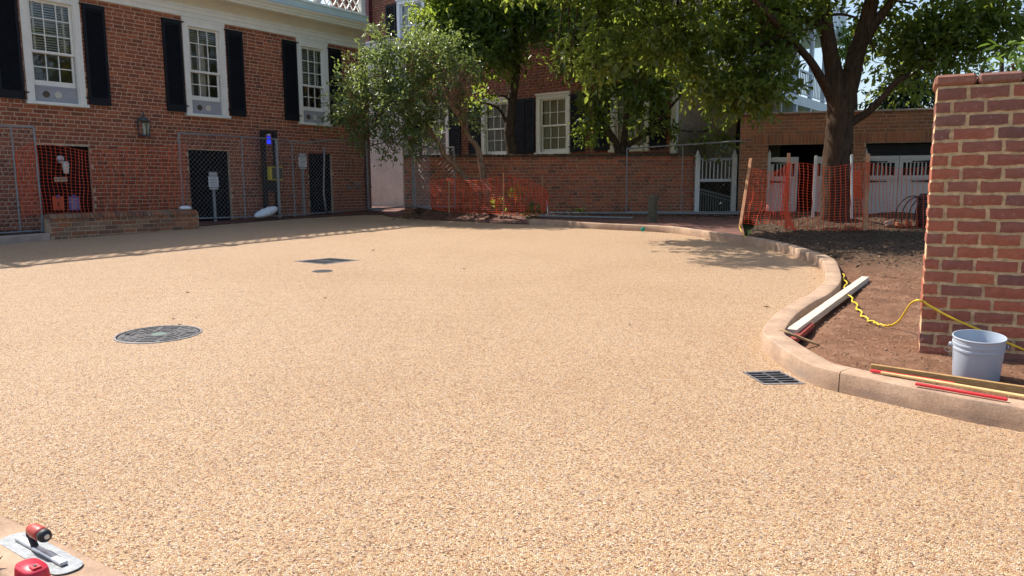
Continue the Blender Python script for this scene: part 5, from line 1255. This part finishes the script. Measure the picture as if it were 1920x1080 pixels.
def beam(name, p, q, wdt, hgt, m, label, cat, group=None, up=(0,0,1), c=.003):
    p = Vector(p); q = Vector(q); L = (q-p).length; o = MB().cbox(0, L, -wdt/2, wdt/2, 0, hgt, c).build(name, M[m], None)
    d = (q-p).normalized(); up = Vector(up); s_ = up.cross(d).normalized(); u_ = d.cross(s_)
    o.matrix_world = Matrix(((d.x,s_.x,u_.x,p.x),(d.y,s_.y,u_.y,p.y),(d.z,s_.z,u_.z,p.z),(0,0,0,1)))
    return tag(o, label, cat, group)
lp, lq = gnd(1484,631,.045), gnd(1622,528,.035)
beam('timber_beam', lp, lq, .072, .052, 'lumber', 'pale weathered timber lying in the curve of the kerb', 'timber')
beam('wood_offcut', gnd(1556,545,.035), gnd(1568,533,.04), .05, .02, 'wood_yellow', 'small yellow wood offcut between the kerb and the pale timber', 'wood')
beam('rusty_block', gnd(1485,645,.035), gnd(1520,614,.04), .05, .035, 'rust_red', 'rough dark red bar lying against the end of the pale timber', 'bar')
o = MB().tube(spline([gnd(1463,618,.118),gnd(1485,627,.10),gnd(1510,637,.07),gnd(1537,647,.045)],5), [.010]*14+[.007,.004], 7, True, .3).build('stick', M['stick'], None, True); tag(o, 'short peeled stick resting from the kerb onto the soil', 'stick')
b1a, b1b = gnd(1632,694,.10), gnd(1975,746,.10)
beam('board_strip', b1a, b1b, .018, .036, 'board', 'long chipboard strip standing on edge along the kerb by the bucket', 'board', 'strips along the kerb')
beam('board_strip', gnd(1652,700,.118), gnd(1975,755,.118), .022, .012, 'wood_yellow', 'pale wood strip lying on the kerb between two red strips', 'board', 'strips along the kerb')
beam('red_strip', gnd(1632,697,.116), gnd(1790,722,.116), .022, .014, 'red_strip', 'bright red plastic strip starting at the end of the chipboard strip', 'strip', 'strips along the kerb')
beam('red_strip', gnd(1716,722,.118), gnd(1889,752,.118), .018, .014, 'red_strip', 'bright red plastic strip further along the kerb below the bucket', 'strip', 'strips along the kerb')
# yellow cord
cpx = [(1580,516),(1586,532),(1585,549),(1599,564),(1609,581),(1620,596),(1637,606),(1657,613),(1672,613)]
cp_ = [soil(x,y,.012) for x,y in cpx]; cs = spline(cp_, 12); wig = []
for i, p in enumerate(cs):
    t = i/len(cs); a = .016*math.sin(i*.62)*(1 if t < .75 else .25); b = .010*math.cos(i*.62)
    wig.append(p+Vector((a, a*.4, abs(b)+.004)))
def nwp(px, py, off=.03): u_, z_ = on(NW, px, py, off); return to_world(NW, u_, -off, z_)
last = wig[-1]; wp = [nwp(1720,563),nwp(1732,566),nwp(1739,571),nwp(1768,588,.025),nwp(1800,603,.02),nwp(1845,622,.02),nwp(1885,641,.02),nwp(1925,658,.02),nwp(1990,690,.02)]
rise = [at(1686,601,last.y*.985), at(1697,585,last.y*.96), at(1708,569,last.y*.935)]
path = spline(wig[::1][:-1]+[last]+rise+wp, 3)
o = MB().tube(path, .0065, 8).build('extension_cord', M['cord'], None, True); tag(o, 'yellow coiled extension cord crossing the soil and the near brick wall', 'cord')
o = MB().tube(spline([at(1389,419,12.5),gnd(1386,424,.14),gnd(1391,435,.13),gnd(1399,446,.12)],5),.007,5).build('rope_end', M['cord'], None); tag(o, 'thin yellowish rope end hanging from the leaning stake to the kerb', 'rope')
# ------------------------------------------------------------------ trowel and red tool in the near corner
ta, tb = gnd(22,1003,.022), gnd(128,1066,.022); tc_ = gnd(75,1036,.022); tl_ = (tb-ta).length; tdir = (tb-ta).normalized()
wv = (gnd(46,997,.022)-gnd(4,1019,.022)); twd = abs(wv.dot(Vector((-tdir.y,tdir.x,0)))) ; twd = max(.09, min(.14, twd))
TR = empty('finishing_trowel', Vector((tc_.x,tc_.y,zp(tc_.y)+.022)), math.atan2(tdir.y, tdir.x)); tag(TR, 'steel finishing trowel with a red and black handle on the near kerb', 'trowel')
pb = MB(); n_ = 40; ring = []
hl, hw, rc_ = tl_/2+.02, twd/2, twd*.46
for k in range(n_):
    a = 2*math.pi*k/n_; sx, sy = math.copysign(1,math.cos(a)), math.copysign(1,math.sin(a)); ring.append((sx*(hl-rc_)+rc_*math.cos(a), sy*(hw-rc_)+rc_*math.sin(a)))
pb.v = [(x,y,z) for z in (.0,.0018) for x,y in ring]; pb.f = [tuple(range(n_))[::-1], tuple(range(n_,2*n_))]+[(i,(i+1)%n_,n_+(i+1)%n_,n_+i) for i in range(n_)]
pb.build('blade', M['trowel_steel'], TR)
MB().cbox(-tl_*.40,tl_*.42,-.011,.011,.002,.014,.003).build('mounting_bar', M['alu'], TR)
MB().tube(spline([(-.03,0,.012),(-.045,0,.03),(-.055,0,.05),(-.05,0,.062)],5),[.011]*8+[.013]*8,8).build('shank', M['black_rubber'], TR, True)
MH_ = Matrix.Translation((-.062,.004,.062)) @ Matrix.Rotation(R(90),4,'Y')
MB().lathe([(.001,0),(.014,.002),(.019,.015),(.0215,.04),(.0215,.065),(.020,.085)],20,MH_).build('grip', M['red_handle'], TR, True)
MB().lathe([(.0201,.0855),(.0205,.095),(.017,.105),(.009,.107),(.001,.107)],20,MH_).build('grip_end', M['black_rubber'], TR, True)
MB().lathe([(.008,.1072),(.008,.110),(.004,.111),(.001,.1105)],10,MH_).build('bolt', M['alu'], TR)
rt_ = gnd(62,1092,.022); RT = empty('red_tool', Vector((rt_.x,rt_.y,zp(rt_.y)+.022)), R(-35)); tag(RT, 'glossy red plastic tool at the corner below the trowel', 'tool')
n1_, n2_ = 20, 10; vs = []; fs = []
for j in range(n2_+1):
    v = j/n2_
    for k in range(n1_):
        a = 2*math.pi*k/n1_; ex = 2/3.2; cx = math.copysign(abs(math.cos(a))**ex, math.cos(a)); cy = math.copysign(abs(math.sin(a))**ex, math.sin(a))
        s_ = (1-.10*v-.22*max(0,v-.75)*4*max(0,v-.75)*4*.25)*(.9 if j == 0 else 1); vs.append((.062*cx*s_, .036*cy*s_, .052*v))
for j in range(n2_):
    for k in range(n1_): fs.append((j*n1_+k, j*n1_+(k+1)%n1_, (j+1)*n1_+(k+1)%n1_, (j+1)*n1_+k))
fs += [tuple(range(n1_))[::-1], tuple(n2_*n1_+k for k in range(n1_))]
MB().add(vs, fs).build('body', M['red_plastic'], RT, True)
MB().cbox(.008,.04,-.012,.012,.0525,.058,.002).build('slider', M['red_strip'], RT); MB().cbox(.016,.03,-.004,.004,.0582,.0605,.001).build('button', M['black_rubber'], RT)
MB().cbox(.06,.085,-.012,.012,.002,.012,.002).build('nose', M['black_rubber'], RT)

# ------------------------------------------------------------------ sack, hoops, pots beside the garage
BS = empty('black_sack', at(1738, 424, 12.9), R(-10)); tag(BS, 'tall black sack with white print, half hidden by the near wall', 'sack'); hB = at(1738,363,12.9).z-at(1738,424,12.9).z
vs = []; fs = []; n_ = 16
for j, (s_, z) in enumerate(((.95,0),(1,.1),(1.02,.4),(.98,.75),(.9,.93),(.80,1.0))):
    for k in range(n_):
        a = 2*math.pi*k/n_; q_ = 1+.06*noise.noise(Vector((a*2,z*4,1))); vs.append((.17*s_*q_*math.copysign(abs(math.cos(a))**.7,math.cos(a)), .12*s_*q_*math.copysign(abs(math.sin(a))**.7,math.sin(a)), z*hB))
for j in range(5):
    for k in range(n_): fs.append((j*n_+k, j*n_+(k+1)%n_, (j+1)*n_+(k+1)%n_, (j+1)*n_+k))
fs.append(tuple(5*n_+k for k in range(n_))); MB().add(vs, fs).build('bag', M['plastic_black'], BS, True)
text('HE', .05, M['sign_white'], BS, (.0,-.134,hB*.55)); MB().add([(-.03,-.133,hB*.42),(.0,-.133,hB*.37),(.03,-.133,hB*.42),(.015,-.133,hB*.44),(0,-.133,hB*.425),(-.015,-.133,hB*.44)],[(0,1,2,3,4,5)]).build('mark', M['sign_white'], BS)
for k, (x0_, y0_) in enumerate(((1678,419),(1690,417),(1703,415),(1714,416))):
    Yh = 12.7+.05*k; pts = [at(x0_,y0_,Yh), at(x0_+2,400,Yh), at(x0_+6,388,Yh), at(x0_+15,376,Yh), at(min(x0_+27,1722),369+k,Yh), at(x0_+42,368+k,Yh), at(x0_+56,376+k,Yh), at(x0_+64,396,Yh), at(x0_+66,420,Yh)]
    o = MB().tube(spline(pts,6),.010,8).build('garden_hoop', M['plastic_black'], None, True); tag(o, ('outermost of the four black hoops by the garage door','second black hoop from the outside by the garage door','third black hoop from the outside by the garage door','innermost of the four black hoops, nearest the black sack')[k], 'hoop', 'black hoops by the garage')
for k, (x, y, m_) in enumerate(((1667,424,'stone'),(1684,426,'terracotta'),(1699,422,'terracotta'))):
    o = MB().lathe([(.04,0),(.06,.005),(.075,.07),(.085,.075),(.085,.095),(.07,.095),(.055,.03),(.001,.025)],16).build('clay_pot', M[m_], None); o.location = at(x,y,12.6); o.rotation_euler = (R(35*(k-1)),R(20*k),0); o.scale = (.9,.9,.7); tag(o, ('pale stone pot among the netting by the garage door','tilted terracotta pot at the foot of the black hoops','terracotta pot nearest the black sack')[k], 'pot', 'pots by the garage')
o = MB().lathe([(.001,.03),(.035,.028),(.04,.015),(.04,0)],14).build('green_cap', M['green_mark'], None); o.location = gnd(1205,430,.05)+Vector((0,-.01,0)); o.rotation_euler = (R(80),0,0); tag(o, 'small bright green cap stuck on the far kerb', 'cap')

# ------------------------------------------------------------------ leaf litter, weeds, chips
def chips(name, pts, size, m, seed, flat=.25):
    r = np.random.default_rng(seed); P = np.array(pts); n = len(P); bx = np.array([[x,y,z] for z in (-.5,.5) for (x,y) in ((-.5,-.5),(.5,-.5),(.5,.5),(-.5,.5))])
    a = r.uniform(0,2*math.pi,n); tlt = r.normal(0,.35,n); L = size*r.uniform(.4,1.6,n); W = L*r.uniform(.25,.6,n); Hh = L*flat*r.uniform(.4,1,n)
    v = bx[None]*np.stack([L,W,Hh],1)[:,None,:]; x = v[...,0]; z = v[...,2]; v = np.stack([x*np.cos(tlt)[:,None]+z*np.sin(tlt)[:,None], v[...,1], -x*np.sin(tlt)[:,None]+z*np.cos(tlt)[:,None]],-1)
    v = np.stack([v[...,0]*np.cos(a)[:,None]-v[...,1]*np.sin(a)[:,None], v[...,0]*np.sin(a)[:,None]+v[...,1]*np.cos(a)[:,None], v[...,2]],-1)+P[:,None,:]
    Fq = np.array([[0,3,2,1],[4,5,6,7],[0,1,5,4],[1,2,6,5],[2,3,7,6],[3,0,4,7]]); Fi = (np.arange(n)[:,None,None]*8+Fq[None]).ravel()
    return fastmesh(name, v.reshape(-1,3), Fi, 4)
def chipmat(name, cols):
    m, n, b, o = newmat(name); g_ = n.nodes.new('ShaderNodeNewGeometry'); k = len(cols)
    n.links.new(ramp(n, [((i+.5)/k, q) for i, q in enumerate(cols)], g_.outputs['Random Per Island']), b.inputs['Base Color']); b.inputs['Roughness'].default_value = .9; return m
M['chip_dark'] = chipmat('mulch_chip', [(0.05,0.033,0.023),(0.10,0.065,0.042),(0.18,0.12,0.075),(0.07,0.047,0.032)]); M['chip_light'] = chipmat('soil_crumb', [(0.22,0.12,0.075),(0.32,0.19,0.12),(0.14,0.075,0.05),(0.40,0.27,0.17)])
r = random.Random(77); P1 = []; P2 = []
while len(P1) < 5200:
    x, y = r.uniform(2.6,8.5), r.uniform(8.2,15.5)
    if inside(x,y): P1.append((x,y,zp(y)+soil_dz(x,y)+.006))
while len(P2) < 5200:
    x, y = r.uniform(1.6,4.8), r.uniform(3.0,8.6)
    if inside(x,y) and min(math.hypot(x-a,y-b) for a,b in kx[::4]) > .32: P2.append((x,y,zp(y)+soil_dz(x,y)+.002))
o = stuff(mk('mulch', chips('mulch', P1, .03, None, 1, .15), M['chip_dark'])); tag(o, 'dark mulch chips spread round the big tree', 'mulch')
o = stuff(mk('soil_crumbs', chips('soil_crumbs', P2, .009, None, 2, .5), M['chip_light'])); tag(o, 'loose dry soil crumbs and chips beside the kerb', 'crumbs')
P3 = []
while len(P3) < 2600:
    x, y = r.uniform(-2.6,5.0), 17.9-abs(r.gauss(0,.65)); P3.append((x,y,walkz(x,y)+.006))
o = stuff(mk('leaf_litter', chips('leaf_litter', P3, .07, None, 3, .08), chipmat('litter_leaf', [(0.16,0.09,0.05),(0.26,0.17,0.10),(0.09,0.055,0.035),(0.20,0.10,0.055)]))); tag(o, 'brown leaf litter along the foot of the garden wall', 'leaf litter')
gb = leaves('dry_grass', None, [((p.x,p.y,zp(p.y)-.06),(.10,.10,.02),14) for p in [nearline[i]+nn*.30 for i in range(len(nearline)-42,len(nearline)-4,2)]], .06, .006, M['grass_blade'], 8, 91, .05, -.5); tag(gb, 'dry grass and weeds inside the near kerb', 'grass')
for k, (x, y, Y, n_, lab) in enumerate(((965,362,16.4,10,'small weed poking through the netting beside the pale stake'),(997,396,16.3,12,'low bright weed at the foot of the netting'),(1085,397,17.4,14,'patch of weeds among the steel pipes'),(930,385,16.6,14,'leafy weeds at the foot of the leaning trunks'))):
    o = leaves('weed', None, [cl(x,y,Y,10,8,n_,.12)], .09, .045, M['leaf_bright'] if k == 1 else M['leaf_mid'], 6, 95+k, .12, .0); o['kind'] = 'thing'; tag(o, lab, 'weed', 'weeds by the garden wall')
fl = MB().add([(-.02,-.008,0),(.0,-.012,.004),(.025,0,.002),(0,.012,.006),(-.02,.008,.002),(0,0,-.002)],[(0,1,5),(1,2,5),(2,3,5),(3,4,5),(4,0,5)]).build('fallen_leaf', M['leaf_litter'], None); fme = fl.data
spots = [(325,599),(338,610),(352,549),(1270,488),(1317,500),(1388,506),(1526,523),(1437,576),(1060,470),(870,505),(610,560),(1180,610),(700,470)]
for k, (x, y) in enumerate(spots):
    o = fl if k == 0 else fl.copy()
    if k: col.objects.link(o)
    p = gnd(x, y); o.location = p+Vector((0,0,.006)); o.rotation_euler = (.1,.1,k*1.3); s_ = .8+.5*((k*37)%5)/5; o.scale = (s_,s_,s_)
    tag(o, 'tiny dark fallen leaf lying on the tan paving', 'leaf', 'fallen leaves on the paving')
